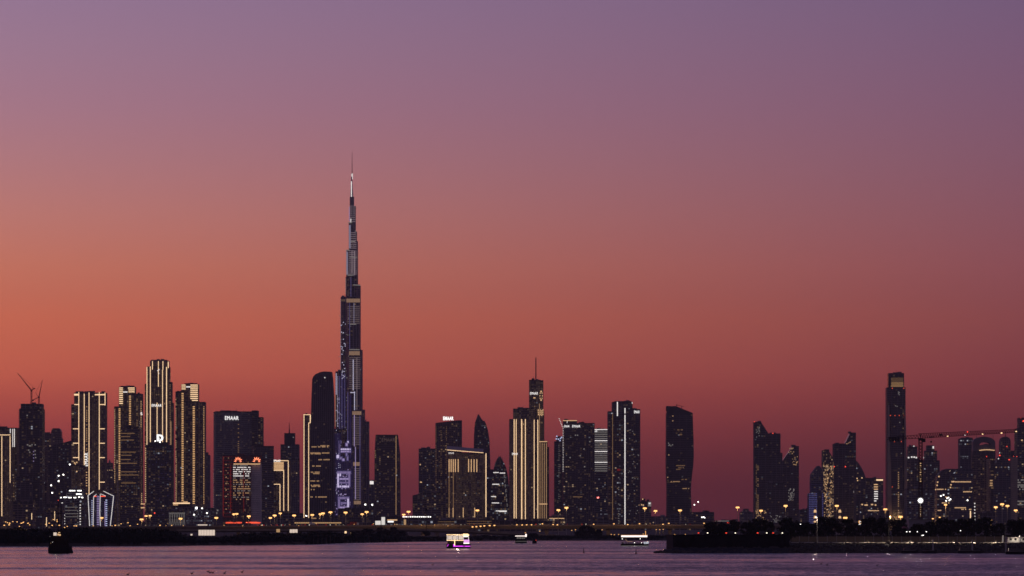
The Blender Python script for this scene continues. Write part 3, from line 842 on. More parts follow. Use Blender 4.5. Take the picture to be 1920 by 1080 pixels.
# dark slab with lettering
T = Tower('grey_slab', 'wide dark grey slab tower with crisp white lettering at its upper edge', 8000, 440)
T.block(398, 475.5, 771, split=404, depth=40, wall='grey_wall', glass='glass', p=.012, floor=4.0, band=2.4, pier=4, pierw=1.4)
T.block(472, 483, 769.5, dy=6, depth=40, wall='dark_wall', p=.02)
T.block(480, 492.5, 782, dy=12, depth=30, wall='brown_wall', glass='glass_brown', p=.5, cool=.05, bright=.1)
T.sign('EMAAR', 422, 447, 780.3, 787.3)
T.column(401, 880, 965, 3, 'white_dim', 4.2, 1.0, jit=.3); T.column(447, 795, 850, 3, 'cove', 4, 1.6, jit=.4)  # left dashes glow in place of floodlight on the slab's flank
T.dots([(404, 955), (408, 957), (406, 962)], 'white_dim', 1.4)

# red lit block with petal signs
T = Tower('red_lit_block', 'red lit block with two glowing petal signs and a side wall paled as if floodlit', 7300, 450)
T.block(417.5, 470, 853, depth=34, wall='red_wall', glass='glass_brown', p=.05, cool=.05, floor=4, bay=3)
T.block(468, 488.5, 866, dy=5, depth=30, wall='floodlit_pale_wall', glass='glass', p=.0, band=3.6, floor=4, faint=0)
T.block(468, 489, 852.5, dy=2, depth=30, base=866, wall='red_wall', p=.0)
m = MB()
for i in range(18):
    for j in range(5): T.on(420 + j * 3.4, 421.6 + j * 3.4, 856 + i * 6.6, 857 + i * 6.6, 'd', 'red_dim', mb=m)
m.build('red_facade_lights', M['red_dim'], T.o, 'stuff')
T.vline(418.6, 856, 968, 'red_dim', 1.6); T.vline(432.5, 872, 960, 'red_dim', 1.2); T.vline(457, 876, 960, 'red_dim', 1.2)
for i in range(17):
    y = 871.5 + i * 4.0
    x = 437.5
    m = MB()
    while x < 470 - i * .2:
        if rnd() < .82 - i * .02: T.on(x, x + 2.0, y, y + 1.7, 'w', 'gold_soft', mb=m)
        x += 2.5
    m.build('lit_office_floor', M['white_line' if i < 6 else ('gold_dim' if i % 3 else 'white_dim')] if i else M['white_dim'], T.o, 'stuff')
T.hline(438, 488, 870, 'gold_soft', 1.6)
T.column(424, 870, 960, 1.6, 'gold_soft', 12, 1.8); T.column(427.5, 876, 930, 1.6, 'gold_dim', 10, 1.8)
def petals(cx, cy, r):
    c, t, n, pr = T.hit(cx, cy + 2)
    k = c.y / F
    m = MB()
    base = Vector((c.x, c.y, Z(cy + r * .75, c.y))) + Vector((n.x, n.y, 0)) * (pr + 1.0)
    for i in range(7):
        a = math.radians(5 + 165 * i / 6)
        d = Vector((math.cos(a), 0, math.sin(a))); q = Vector((-d.z, 0, d.x))
        ln = r * k * (1.5 if 0 < i < 5 else 1.2)
        p = [base + d * ln * .38, base + d * ln * .62 + q * ln * .10, base + d * ln * .9 + q * ln * .08, base + d * ln, base + d * ln * .9 - q * ln * .08, base + d * ln * .62 - q * ln * .10]
        m.solid([v for v in p], [v + Vector((0, -.5, 0)) for v in p])
    m.build('petal_sign', M['logo'], T.o)
petals(446, 861.5, 6.0); petals(481, 861.5, 6.0)
def neon(x0, x1, y):
    m = MB(); x = x0
    while x < x1:
        w = .8 + 1.6 * rnd(); T.on(x, x + w, y - 1.3 * rnd() - .3, y + .6, 'n', 'sign_red', mb=m); x += w + .5
    T.on(x0, x1, y + .8, y + 1.3, 'n', 'sign_red', mb=m)
    m.build('red_neon_sign', M['sign_red'], T.o)
neon(423, 453, 980); neon(461, 487, 980)
T.dots([(438, 965), (444, 964)], 'gold', 1.0)

T = Tower('dark_block', 'plain dark block with a few faint windows behind the red lit block', 7700, 492)
T.block(470, 513, 836, depth=36, split=476, wall='dark_wall', p=.04, cool=.5, floor=4, band=1.6, pier=3)

T = Tower('gold_arch_tower', 'tower wrapped in two nested gold light arches beside the dark block', 8100, 528)
T.block(513, 543.5, 864, depth=36, **gold_kw(p=.05, cool=.6, pier=3))
T.block(513, 525.5, 909, dy=-3, depth=3, **gold_kw(p=.12, cool=.4))
T.vline(540.5, 864, 958); T.hline(513, 541, 863.8); T.vline(532, 882, 958); T.hline(513, 532, 882)
m = MB()
for i in range(6): T.on(513.5, 532, 866.5 + i * 2.5, 868.3 + i * 2.5, 'c', 'gold_soft', mb=m)
m.build('lit_ceiling_bands', M['gold_soft'], T.o, 'stuff')
T.vline(525, 908, 958); T.hline(513, 525, 908)
T.sign('EMAAR', 513.5, 526, 861.8, 866.2)
T = Tower('stepped_spire_tower', 'stepped dark tower with a short spire behind the gold arch tower', 9200, 543)
T.block(526, 560, 833, depth=34, wall='grey_wall', p=.05, cool=.6); T.block(533, 553, 812, dy=6, depth=22, wall='dark_wall', p=.03, fac=False)
T.block(540, 561.5, 860, dy=-5, depth=5, wall='concrete', p=.03, pier=1)
T.spire(542.5, 792, 812, .6, 2.6); T.dots([(550, 820)], 'white_dim', .9)

T = Tower('gold_edged_slab', 'thin slab with a tall gold outline against the left flank of the rounded top tower', 8700, 575)
T.block(568.5, 584, 777, depth=30, **gold_kw(p=.02))
T.vline(570, 778, 971); T.hline(569, 582, 777.5); T.vline(582, 778, 793, w=2); T.hline(578.5, 582, 793); T.vline(578.8, 793, 971)
T.dots([(574.5, 967)], 'flood', .8)

T = Tower('curved_top_tower', 'tall dark tower with curved shoulder top and rows of warm lit offices', 8300, 602)
lv = [(697, 607, 621), (698.5, 600, 621), (702, 592, 621.5), (706, 588, 622), (711, 586, 622.5), (720, 585.5, 623), (745, 584.5, 624.5), (850, 581.5, 625.5), (975, 580, 625.5)]
T.block(0, 0, 0, levels=lv, depth=44, wall='dark_wall', glass='glass', p=.003, faint=.03, band=0.5, bay=4.5, pier=1, pierw=1.6, rows=0)
for y, xa, xb in ((836, 601, 617), (838, 582, 617), (849.5, 582, 617.5), (851, 583, 600), (862, 597, 617), (874, 583, 600), (885.5, 583, 599), (888, 585, 597), (902, 582, 597), (910, 583, 598), (912, 584, 600), (918, 583, 590), (932, 582, 613), (972, 584, 600)):
    m = MB(); x = xa
    while x < xb:
        if rnd() < .8: T.on(x, x + 1.8, y - 1.2, y + .9, 'w', 'gold_dim', mb=m)
        x += 2.4
    m.build('lit_office_floor', M['gold_dim'], T.o, 'stuff')
T.dots([(609, 708)], 'white_line', .9)

# ------------------------------------------------------------------ the very tall stepped tower
T = Tower('stepped_supertall', 'immensely tall stepped silver tower tapering to a needle spire, its foot covered with violet LEDs', 8641, 657)
BW = dict(rnd_plan=True, sides=14, wall='silver', glass='glass_blue', p=.004, cool=.5, floor=4.2, band=0.55, pier=1, pierw=.5, bay=3.5, rows=0, proud=.4)
tubes = [  # x0, x1, top row, set back in metres
    (656, 663.5, 369, 34), (660, 666.8, 386, 36), (654, 665, 418, 26), (659, 669, 434, 34), (661, 670.8, 452, 40), (649.4, 661, 468, 30),
    (647.8, 670.8, 518, 16), (660, 675.8, 535, 30), (638.6, 656, 556, 34), (649, 675.4, 557, 4), (664, 679.5, 656, 30), (651, 677, 655, -6),
    (628.6, 650, 696, 30), (668, 684, 768, 34), (658, 679.5, 769, -14), (673, 692, 790, 40), (621.6, 641, 804, 24), (640, 662, 803, -8),
    (613.8, 636, 892, 20), (632, 668, 860, -20)]
for a, b, y, dy in tubes: T.block(a, b, y, dy=dy, name='tower_tier', **BW)
T.spire(659.4, 328, 370, 1.4, 6.0, dy=44, mat='silver', name='spire_base', k=10)
T.spire(660.2, 285, 330, .5, 1.5, dy=46, mat='steel', name='spire', k=8)
for x0, x1, y0, y1 in ((657.8, 661.2, 336, 368),): T.vline(658.9, 340, 369, 'white_line', 1.6, 'spire_light')
T.vline(661, 325, 336, 'white_line', 1.1, 'spire_light'); T.vline(659.3, 326, 331, 'white_line', 1, 'spire_light')
def curved_band(x0, x1, y0, y1, mat, n=6, name='mechanical_band'):
    m = MB()
    for i in range(n):
        a, b = x0 + (x1 - x0) * i / n, x0 + (x1 - x0) * (i + 1) / n
        T.on(a, b, y0, y1, name, mat, out=.4, mb=m)
    m.build(name, M[mat], T.o)
M['band_lit'] = glow_mat('lit mechanical floor', (1.0, .60, .38), .24)
M['band_soft'] = glow_mat('softly lit floors', (1.0, .62, .45), .085)
M['band_mauve'] = glow_mat('mauve lit floors', (.90, .66, .74), .26)
M['panel_floor'] = glow_mat('soft floor lines', (.90, .64, .66), .13)
M['led_soft'] = glow_mat('soft lavender led', (.62, .46, .95), .34); M['led_hot'] = glow_mat('bright lavender led', (.80, .68, 1.0), .85)
M['wash'] = glow_mat('lavender facade wash', (.72, .66, .95), .30)
M['wash_dim'] = glow_mat('violet facade wash', (.42, .33, .90), .16)
curved_band(650, 674.5, 560, 567, 'band_lit'); curved_band(655, 674, 658.5, 666, 'band_lit'); curved_band(661, 677, 771, 778, 'band_lit')
curved_band(662, 675, 866.5, 873.5, 'band_lit'); curved_band(664, 676, 939, 945.5, 'band_lit'); curved_band(639.5, 648, 561, 565, 'band_soft', 3)
curved_band(622.5, 628, 868, 873, 'band_lit', 2)
for x0, x1, y0, y1, st in ((652, 674, 574, 606, 3.5), (655, 675, 670, 731, 3.6), (661, 676, 782, 836, 3.4), (664, 676, 878, 936, 3.4)):
    y = y0
    m = MB()
    while y < y1:
        for i in range(5):
            a, b = x0 + (x1 - x0) * i / 5, x0 + (x1 - x0) * (i + 1) / 5
            T.on(a, b, y, y + 1.3, 'f', 'panel_floor', out=.35, mb=m)
        y += st
    m.build('lit_balcony_floors', M['panel_floor'], T.o, 'stuff')
for x0, x1, y0, y1 in ((650, 669, 470, 516), (656, 666, 386, 416), (655, 668, 436, 466)):
    m = MB(); y = y0
    while y < y1:
        T.on(x0, (x0 + x1) / 2, y, y + 1.0, 'f', 'band_mauve', out=.35, mb=m); T.on((x0 + x1) / 2, x1, y, y + 1.0, 'f', 'band_soft', out=.35, mb=m); y += 3.6
    m.build('lit_balcony_floors', M['band_mauve'], T.o, 'stuff')
for x, y0, y1, mat, w in ((656.4, 422, 466, 'wash', 3.0), (651.5, 472, 515, 'wash', 2.2), (664, 470, 516, 'band_mauve', 1.5), (658, 520, 556, 'wash_dim', 1.2), (656, 568, 655, 'wash_dim', 1.0), (663.5, 568, 606, 'wash', 1.0), (641, 700, 860, 'wash_dim', 1.6), (646, 700, 880, 'wash_dim', 1.2), (652, 735, 860, 'wash_dim', 1.5), (656.5, 740, 862, 'led_dim', 3), (669, 671, 768, 'band_mauve', .8), (674.5, 780, 936, 'wash_dim', 1.2), (633.5, 705, 800, 'wash', 1.0), (637, 705, 820, 'wash_dim', 1.4), (625.5, 808, 890, 'wash_dim', 2.2), (617, 895, 965, 'wash_dim', 2.0), (655, 388, 415, 'led', .9), (658, 410, 417, 'white_line', 1.2), (659.8, 470, 512, 'band_mauve', 1.4), (662.5, 674, 732, 'led_white', 1.2), (664.6, 734, 775, 'led_white', 1.3),
                          (664.6, 778, 837, 'led', 1.2), (666.6, 838, 936, 'led', 1.1), (649.5, 470, 515, 'band_mauve', 1.0), (629.6, 740, 800, 'band_lit', .9), (631, 700, 740, 'led_white', .8), (622.8, 808, 865, 'led', 1.3),
                          (643.5, 700, 825, 'led_dim', 1.2), (638.6, 560, 694, 'band_mauve', .7), (648.2, 522, 552, 'white_dim', .7)):
    T.vline(x, y0, y1, mat, w, 'light_fin')
for x0, x1, y in ((653, 661, 417.5), (664, 668, 433.5), (655, 669, 482), (657, 666, 452.5), (649, 656, 469), (662, 675, 534.5), (652, 663, 516), (656, 668, 608), (657, 666, 736), (655, 674, 655.5)):
    T.hline(x0, x1, y, 'white_dim' if y != 736 else 'led_white', 1.6, 'terrace_light')
T.dots([(636 + 22 * rnd() ** 1.0, 575 + 260 * rnd()) for _ in range(46)], 'white_dim', .6, 'twinkling_lights')
T.dots([(640 + 8 * rnd(), 600 + 130 * rnd()) for _ in range(26)], 'led_white', .8, 'twinkling_lights')
T.dots([(631 + 2.4 * int(rnd() * 5), 740 + 200 * rnd()) for _ in range(56)], 'led_white', .6, 'twinkling_lights')
T.dots([(616 + 16 * rnd(), 895 + 75 * rnd()) for _ in range(50)], 'led', .6, 'twinkling_lights')
# violet LED facade with drifting lettering strokes
m = MB()
for i in range(14):
    x = 615 + i * 1.75
    T.on(x, x + .9, 896 if x < 621.6 else 812, 968, 'l', 'led_dim', out=.3, mb=m)
for i in range(12):
    x = 633 + i * 2.5
    T.on(x, x + 1.1, 862, 960, 'l', 'led_dim', out=.3, mb=m)
m.build('led_facade', M['led_dim'], T.o, 'stuff')
def strokes(ls, mat='led'):
    for x0, x1, y0, y1 in ls:
        n = max(1, int((x1 - x0) / 3)); m = MB()
        for i in range(n): T.on(x0 + (x1 - x0) * i / n, x0 + (x1 - x0) * (i + 1) / n, y0, y1, 'led_stroke', mat, out=1.0, mb=m)
        m.build('led_stroke', M[random.choice((mat, 'led', 'led_soft', 'led_soft', 'led_hot'))], T.o)
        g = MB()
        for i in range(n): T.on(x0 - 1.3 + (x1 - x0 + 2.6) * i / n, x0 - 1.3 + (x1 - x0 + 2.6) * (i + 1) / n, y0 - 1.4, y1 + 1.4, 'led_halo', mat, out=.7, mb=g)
        g.build('led_glow_border', M['wash_dim'], T.o)  # larger dim stroke behind, painted as the soft glow of the LEDs
strokes([(634.5, 636.8, 828, 858), (634.5, 640.5, 827, 831), (632, 637, 853, 859), (637, 642, 857, 861), (642, 646, 860, 864),
         (640, 657, 841, 843.6), (640, 657, 845.2, 848), (648.5, 652, 831, 836), (651, 653.5, 827, 831), (649, 651, 849, 855), (650.5, 652.5, 855, 863)])
strokes([(633.5, 657, 884, 888), (634, 640, 888, 893), (633.5, 636.5, 888, 914), (653, 656, 888, 912), (634, 655, 896.5, 899.5), (634, 653, 904, 906), (634, 654, 910.5, 914),
         (635, 654, 932, 935.5), (635, 638, 935, 953), (651, 654, 935, 951), (640, 650, 942, 944.5), (637, 652, 950, 953)])
T.dots([(634 + 22 * rnd(), 880 + 72 * rnd()) for _ in range(70)], 'led', .8, 'twinkling_lights')

# foot of the supertall and its neighbours
T = Tower('podium_block', 'long low dark podium with two white lamps at the foot of the supertall', 7600, 667, group='blocks at the foot of the towers')
T.block(634, 700, 953, depth=60, wall='dark_wall', p=.04, cool=.5, floor=5); T.dots([(685, 946), (698, 946.5)], 'lamp_white', 1.3)
T.block(683, 702, 947, dy=14, depth=30, wall='dark_wall', p=.02)
T = Tower('slim_block', 'slim dim block with one white glowing patch between the supertall and the dark tapered tower', 9300, 697)
T.block(688, 704, 902, depth=26, wall='grey_wall', p=.02); T.on(693.5, 700.5, 902, 908, 'lit_plant_floor', 'white_line'); T.dots([(690.5, 883)], 'white_line', 1.6)

T = Tower('tapered_tower', 'dark tapered tower with faintly glowing lettering and speckled windows right of the supertall', 8100, 726)
T.block(0, 0, 0, levels=[(815, 704.5, 745), (850, 702.5, 749), (975, 702, 750)], depth=40, wall='dark_wall', glass='glass_brown', p=.13, cool=.12, pier=1, pierw=.6, bright=.1)
T.sign('EMAAR', 716, 741, 821.5, 828, 'sign_dim'); T.vline(742.6, 817, 965, 'gold_dim', .9)
T.column(703.5, 845, 860, 1.6, 'gold_dim', 4, 1.5)

T = Tower('angled_block', 'low broad block with sloping roof ends and warm speckled windows', 7600, 807, group='blocks at the foot of the towers')
T.block(773.5, 792, (929, 924), depth=40, wall='brown_wall', p=.2, cool=.15, bright=.12, floor=4); T.block(791, 840, 923.5, dy=3, depth=40, wall='brown_wall', p=.2, cool=.15, bright=.12, floor=4)
T = Tower('plain_block_tower', 'plain dim tower with a small roof mast left of the roof lettered tower', 8900, 800)
T.block(785, 818, 841, depth=34, wall='grey_wall', p=.03, cool=.3); T.spire(803, 836, 842, .5, 1); T.roof(800, 806, 838, 841.5)
T.dots([(788.5, 904), (790, 904), (788, 871)], 'gold_soft', 1)
T = Tower('roof_lettered_tower', 'speckled tower carrying bright white letters that stand on its roof', 8300, 841)
T.block(816, 858, (793, 788), split=818, depth=36, wall='brown_wall', glass='glass', p=.18, cool=.2, pier=1, bright=.16)
T.block(857, 866, 788, dy=3, depth=34, wall='dark_wall', p=.06)
T.sign('EMAAR', 831, 850.5, 781, 788, out=-2, bold=.05)
for x in (817.5, 827, 837): T.column(x, 800, 970, 1.4, 'cove', 3.5, 1.4, jit=.3)
T = Tower('gold_ribbed_hotel', 'broad brown tower with slanting lit canopy roof and clusters of upright gold ribs', 7900, 875)
T.block(837, 906, (848, 849), split=840, depth=36, **gold_kw(p=.16, floor=3.6, bay=3, pier=1, pierw=.5, bright=.06))
T.block(905, 912.5, 850, dy=5, depth=30, **gold_kw(p=.02))
m = MB(); D0, D1 = 7897, 7937
a = [(X(838, D0), D0, Z(845, D0)), (X(906.5, D0), D0, Z(849.5, D0)), (X(906.5, D1), D1, Z(849, D1)), (X(838, D1), D1, Z(844.5, D1))]
b = [(X(838, D0), D0, Z(842.5, D0)), (X(906.5, D0), D0, Z(848, D0)), (X(906.5, D1), D1, Z(842, D1)), (X(838, D1), D1, Z(836, D1))]
m.solid(a, b); m.build('canopy_roof', M['stone'], T.o)
m = MB(); D0 -= 1.2
m.bar((X(838, D0), D0, Z(843.6, D0)), (X(906.5, D0), D0, Z(849, D0)), .7); m.build('canopy_light', M['gold'], T.o)
T.sign('EMAAR', 841, 851, 848, 851, 'white_line')
for x in (842, 845.8, 849.8, 853.8, 859, 878.6, 883.6, 888.8, 894): T.vline(x, 861, 885, 'gold_soft', 1.5)
for x in (842, 850): T.vline(x, 885, 970, 'cove', 1.2)
for x in (842, 849.5, 868.5, 890): T.vline(x, 952, 970, 'gold_soft', 1.2)
T.vline(911.2, 850, 969, 'gold', 1.4)

T = Tower('sail_tower', 'dark tower with two pointed sail shaped tips behind the gold ribbed tower', 8900, 903)
T.block(0, 0, 0, levels=[(777, 896.5, 897.5), (786, 893, 903), (792, 891, 908), (800, 890, 912), (815, 889, 915.5), (840, 888.5, 917), (880, 888, 918), (975, 888, 918)], depth=30, wall='dark_wall', p=.02, pier=1)
T.block(0, 0, 0, levels=[(789, 907, 908), (795, 904, 911), (806, 900, 914.5), (826, 896, 917.5), (870, 894, 919), (975, 894, 919)], dy=-8, depth=30, wall='dark_wall', p=.03, cool=.7, pier=1)
T.block(912, 925, 880, dy=-14, depth=20, wall='dark_wall', p=.05, cool=.8)
T = Tower('bullet_tower', 'pointed bullet shaped tower with white lit floors left of the gold lined tower', 8400, 937)
T.block(0, 0, 0, levels=[(856, 935.5, 938), (861, 932, 941), (868, 928.5, 945), (878, 926, 949), (892, 923.5, 952), (920, 920.5, 955), (975, 919, 957)], depth=34, wall='dark_wall', p=.14, cool=.65, floor=4.2, rows=.12, bright=.22, pier=1, pierw=.5)
for y, a, b in ((886, 925, 935), (887, 937, 947), (908, 923, 936), (931, 921, 930), (943, 922, 936), (958, 930, 950), (959, 936, 950)): T.hline(a, b, y, 'white_line', 1.5, 'lit_floor')
m = MB()
for i in range(7): T.on(945 + i * .9, 946 + i * .9, 890 + i * 9, 896 + i * 9, 'w', 'white_dim', mb=m)
m.build('lit_atrium', M['white_dim'], T.o, 'stuff')
for x, y in ((935, 856), (939, 857), (942, 860)): T.spire(x, y - 3, y + 6, .4, .8, dy=12)

# gold lined tower with mast
T = Tower('masted_gold_tower', 'tall tower with upright gold lines and a taller rear shaft topped by a mast', 8300, 990)
T.block(955, 1010.5, 785, split=977, depth=36, **gold_kw(p=.03, pier=1))
T.block(962, 1003, 766, dy=10, depth=26, **gold_kw(p=.02)); T.roof(971, 976, 764.5, 766.5, dy=12)
T.block(992, 1013, 712, dy=26, depth=26, **gold_kw(p=.02)); T.block(1012.6, 1018.8, 713, dy=30, depth=22, **gold_kw(p=.05)); T.block(1016, 1020.5, 770, dy=34, depth=20, **gold_kw(p=.08))
T.block(1008, 1026.5, 827, dy=8, depth=30, **gold_kw(p=.03)); T.block(1022, 1029.5, 838, dy=20, depth=26, wall='dark_wall', p=.03)
T.spire(1004.8, 670, 713, 1.8, 2.4, dy=36, mat='steel', name='mast')
for x, y0, y1, w in ((964, 786, 972, 1.7), (968, 786, 972, 1.5), (977.6, 786, 976, 1.9), (984.6, 786, 976, 1.5), (1001.6, 787, 972, 1.6), (1008.4, 787, 972, 1.9)): T.vline(x, y0, y1, 'gold', w * .72)
T.vline(979.5, 790, 975, 'gold_dim', .8); T.vline(966, 790, 970, 'gold_dim', .8)
for x in (1012.5, 1016.5, 1020.5, 1024.5): T.vline(x, 829 if x < 1013 else 831, 972, 'gold_dim', 1.0)
T.hline(1010.5, 1026, 828, 'gold_soft', 1.4); T.hline(1011, 1026, 945, 'gold_soft', 1.5); T.vline(1011.5, 757, 826, 'gold_dim', .9)
T.sign('EMAAR', 994, 1008.5, 735.2, 739.8); T.sign('EMAAR', 960.2, 970.5, 849, 853)
T.hline(1000, 1004, 746, 'gold_soft', 2, 'lit_window')
m = MB()
for i in range(10):
    a = 2 * math.pi * i / 10; T.on(1014.6 + 2.2 * math.cos(a) - .7, 1014.6 + 2.2 * math.cos(a) + .7, 742 + 8.5 * math.sin(a) - 1.2, 742 + 8.5 * math.sin(a) + 1.2, 'r', 'gold_soft', mb=m)
m.build('ring_light', M['gold_soft'], T.o)
m = MB()
for i in range(5):
    for j in range(3): T.on(1008.5 + i * 2.2, 1009.8 + i * 2.2, 767.5 + j * 4 + (i % 2) * 1.4, 770.5 + j * 4 + (i % 2) * 1.4, 'r', 'gold_soft', mb=m)
m.build('lattice_light', M['gold_soft'], T.o)

T = Tower('balcony_tower', 'slim tower of stacked balconies with a white lit crown left of the broad lettered tower', 8600, 1048)
T.block(1039, 1057, 827.5, depth=34, wall='grey_wall', p=.04, cool=.7, floor=3.4, band=.8, pier=0, proud=.9); T.block(1043, 1055, 818, dy=6, depth=20, wall='dark_wall', p=0.1, cool=1)
T.column(1048, 834, 935, 1.5, 'white_dim', 4, 1.6, jit=.15); T.dots([(1043, 823), (1047, 823.5), (1051, 822), (1053, 820), (1044, 818), (1050, 826)], 'blue_white', 1.1)
T = Tower('broad_lettered_tower', 'broad dark tower with two white signs and a dotted light string up its left edge', 8200, 1085)
T.block(1056, 1080, 793, depth=40, wall='dark_wall', p=.07, cool=.2, floor=3.4, band=1.2, pier=0)
T.block(1079.5, 1115, 793, dy=-3, depth=44, wall='dark_wall', glass='glass', p=.03, cool=.3, pier=1, pierw=1.1)
T.block(1055.5, 1082, 788, dy=8, depth=26, wall='dark_wall', p=0, fac=False); T.hline(1055.5, 1082, 788.6, 'gold_soft', 1.3); T.vline(1063.5, 789, 793, 'white_line', 1)
T.roof(1058, 1065, 785.5, 788.4, dy=14)
T.sign('EMAAR', 1058, 1067.5, 797.2, 801.2); T.sign('EMAAR', 1073, 1088, 797, 801.4)
T.column(1055.8, 800, 885, 1.3, 'white_line', 3.2, 1.4)
T.column(1083, 931, 933, 22, 'cove', 5, 1.5); T.dots([(1079, 816), (1083, 816), (1095, 842), (1088, 854.5), (1096, 875), (1106, 828), (1069, 858)], 'white_dim', 1.1)
m = MB()
for i in range(6): m.ball((X(1054 - i * 1.1, 8195), 8195, Z(799 - i * 2.8, 8195)), .9, k=6, h=4)
m.build('crane_light_string', M['white_line'], T.o)
T = Tower('striped_tower', 'tower with upper floors outlined in horizontal white light stripes', 8600, 1127)
T.block(1114, 1140, 805, depth=34, wall='grey_wall', p=.12, cool=.7, floor=4, pier=0, band=1.2)
for i in range(20): T.hline(1115, 1139.5, 806 + i * 4.05 if i else 805.5, 'white_dim' if i % 5 else 'white_line', 1.5)
T.sign('EMAAR', 1112, 1120, 806.4, 810.4); T.hline(1119, 1123.5, 933, 'red', 2.6, 'red_sign'); T.hline(1120.4, 1122, 933, 'sign_white', 2.8, 'sign')
T = Tower('single_line_tower', 'tall dark tower split by one full height white light line', 8100, 1170)
T.block(1140, 1150, 771, dy=8, depth=36, wall='brown_wall', p=.07, cool=.3, floor=3.6); T.block(1148, 1186, 753.5, dy=14, depth=30, wall='grey_wall', p=.03)
T.block(1148.5, 1172, 783, dy=4, depth=10, wall='dark_wall', p=.10, cool=.6); T.block(1170.5, 1200.5, 767, dy=0, depth=44, wall='dark_wall', glass='glass', p=.03, cool=.6, pier=1)
T.vline(1157.6, 753.5, 784, 'white_line', 1.8); T.vline(1171.8, 765, 775, 'white_line', 1.8); T.vline(1171.8, 778, 985, 'white_line', 1.7)
T.sign('EMAAR', 1189, 1199, 769.8, 774.8); T.vline(1148.6, 775, 975, 'cove', 1.0); T.vline(1185.3, 754, 757, 'white_line', 1)
T.hline(1157, 1163, 881, 'red_dim', 4, 'red_sign'); T.column(1160, 895, 985, 3, 'white_dim', 4.5, 1.4, jit=.35)
T.roof(1152, 1184, 752, 754.5, dy=20)
T.dots([(1172 + 26 * rnd(), 790 + 180 * rnd()) for _ in range(34)], 'white_dim', .7)
T = Tower('signed_block', 'low block with a square lit roof sign beside the single line tower', 7600, 1210, group='blocks at the foot of the towers')
T.block(1200, 1221, 940, depth=36, wall='brown_wall', p=.05); T.block(1203, 1210, 935, dy=6, depth=18, wall='brown_wall', p=0)
T.on(1215, 1221, 941, 949.5, 'square_sign', 'white_dim'); T.on(1216.2, 1219.8, 942.5, 945, 'square_sign', 'sign_white'); T.dots([(1199, 947), (1203, 946.5), (1206, 947), (1205, 936)], 'gold_soft', 1)
# dark vase tower
T = Tower('vase_tower', 'dark lone tower with waisted outline, sloping roof and a little roof crane', 8300, 1275)
D = 8300
def vase():
    rows = [(774, 1250, 1298.6), (800, 1250, 1299.4), (830, 1249.8, 1300.4), (855, 1249.6, 1300.8), (875, 1249.7, 1299.6), (890, 1250, 1297.6), (905, 1250.8, 1296), (920, 1251, 1295.2), (940, 1251, 1295.8), (960, 1250.6, 1297), (980, 1250, 1297.6)]
    T.block(0, 0, 0, levels=rows, depth=44, wall='dark_wall', glass='glass', p=.018, cool=.3, pier=3, faint=.05, pierw=.5, rows=.0, bright=.08, band=.8)
vase()
m = MB()
a = [(X(1250, D), D, Z(774.2, D)), (X(1298.6, D), D, Z(774.2, D)), (X(1298.6, D), D + 44, Z(774.2, D)), (X(1250, D), D + 44, Z(774.2, D))]
b = [(X(1250, D), D, Z(762, D)), (X(1269, D), D, Z(762, D)), (X(1269, D), D + 44, Z(762, D)), (X(1250, D), D + 44, Z(762, D))]
m.solid(a, b); m.build('sloping_roof', M['glass'], T.o)
m = MB(); m.box(X(1250, D), X(1268.6, D), D + .2, D + 43, Z(770, D), Z(761.4, D)); m.build('plant_room', M['dark_wall'], T.o)
m = MB(); m.bar((X(1279, D), D + 20, Z(768, D)), (X(1279, D), D + 20, Z(760.5, D)), .6); m.bar((X(1269, D), D + 20, Z(758.5, D)), (X(1283.5, D), D + 20, Z(762, D)), .55); m.box(X(1268.6, D), X(1270.4, D), D + 19, D + 21, Z(760.4, D), Z(757.6, D))
m.build('roof_crane', M['steel'], T.o)
T.dots([(1253.5, 831), (1255.5, 834), (1258, 836), (1254, 835), (1261, 834)], 'white_dim', .9); T.dots([(1261.5, 780), (1261.5, 789), (1254, 853), (1252, 895)], 'gold_dim', .9)
for y, a_, b_, mt in ((806, 1268, 1280, 'cove'), (815, 1269, 1279, 'cove'), (873, 1268, 1284, 'cove'), (877, 1270, 1282, 'cove'), (880, 1268, 1276, 'cove'), (903, 1258, 1274, 'gold_dim'), (904, 1254, 1262, 'cove'), (916, 1280, 1291, 'gold_dim'), (899, 1278, 1288, 'cove')):
    m = MB(); x = a_
    while x < b_:
        if rnd() < .75: T.on(x, x + 1.4, y - .8, y + .8, 'w', mt, mb=m)
        x += 2.1
    m.build('lit_office_floor', M[mt], T.o, 'stuff')
T = Tower('long_podium', 'long dark podium stretching right from the foot of the waisted tower', 7500, 1300, group='blocks at the foot of the towers')
T.block(1296, 1339, 960, depth=60, wall='dark_wall', p=.05); T.block(1248, 1300, 968, dy=-6, depth=50, wall='grey_wall', p=.04, cool=.5); T.dots([(1316, 970), (1319, 969.5), (1321, 970.5), (1302, 946.5), (1309, 941)], 'lamp_white', 1)
T = Tower('ghost_block', 'faint stepped block in the haze left of the two slanted dark towers', 10200, 1400, group='blocks at the foot of the towers')
T.block(1388, 1412, 960, depth=30, wall='grey_wall', p=.03); T.block(1394, 1404, 954, dy=5, depth=20, wall='grey_wall', p=.02); T.block(1220, 1250, 968, dy=30, depth=30, wall='grey_wall', p=.03)

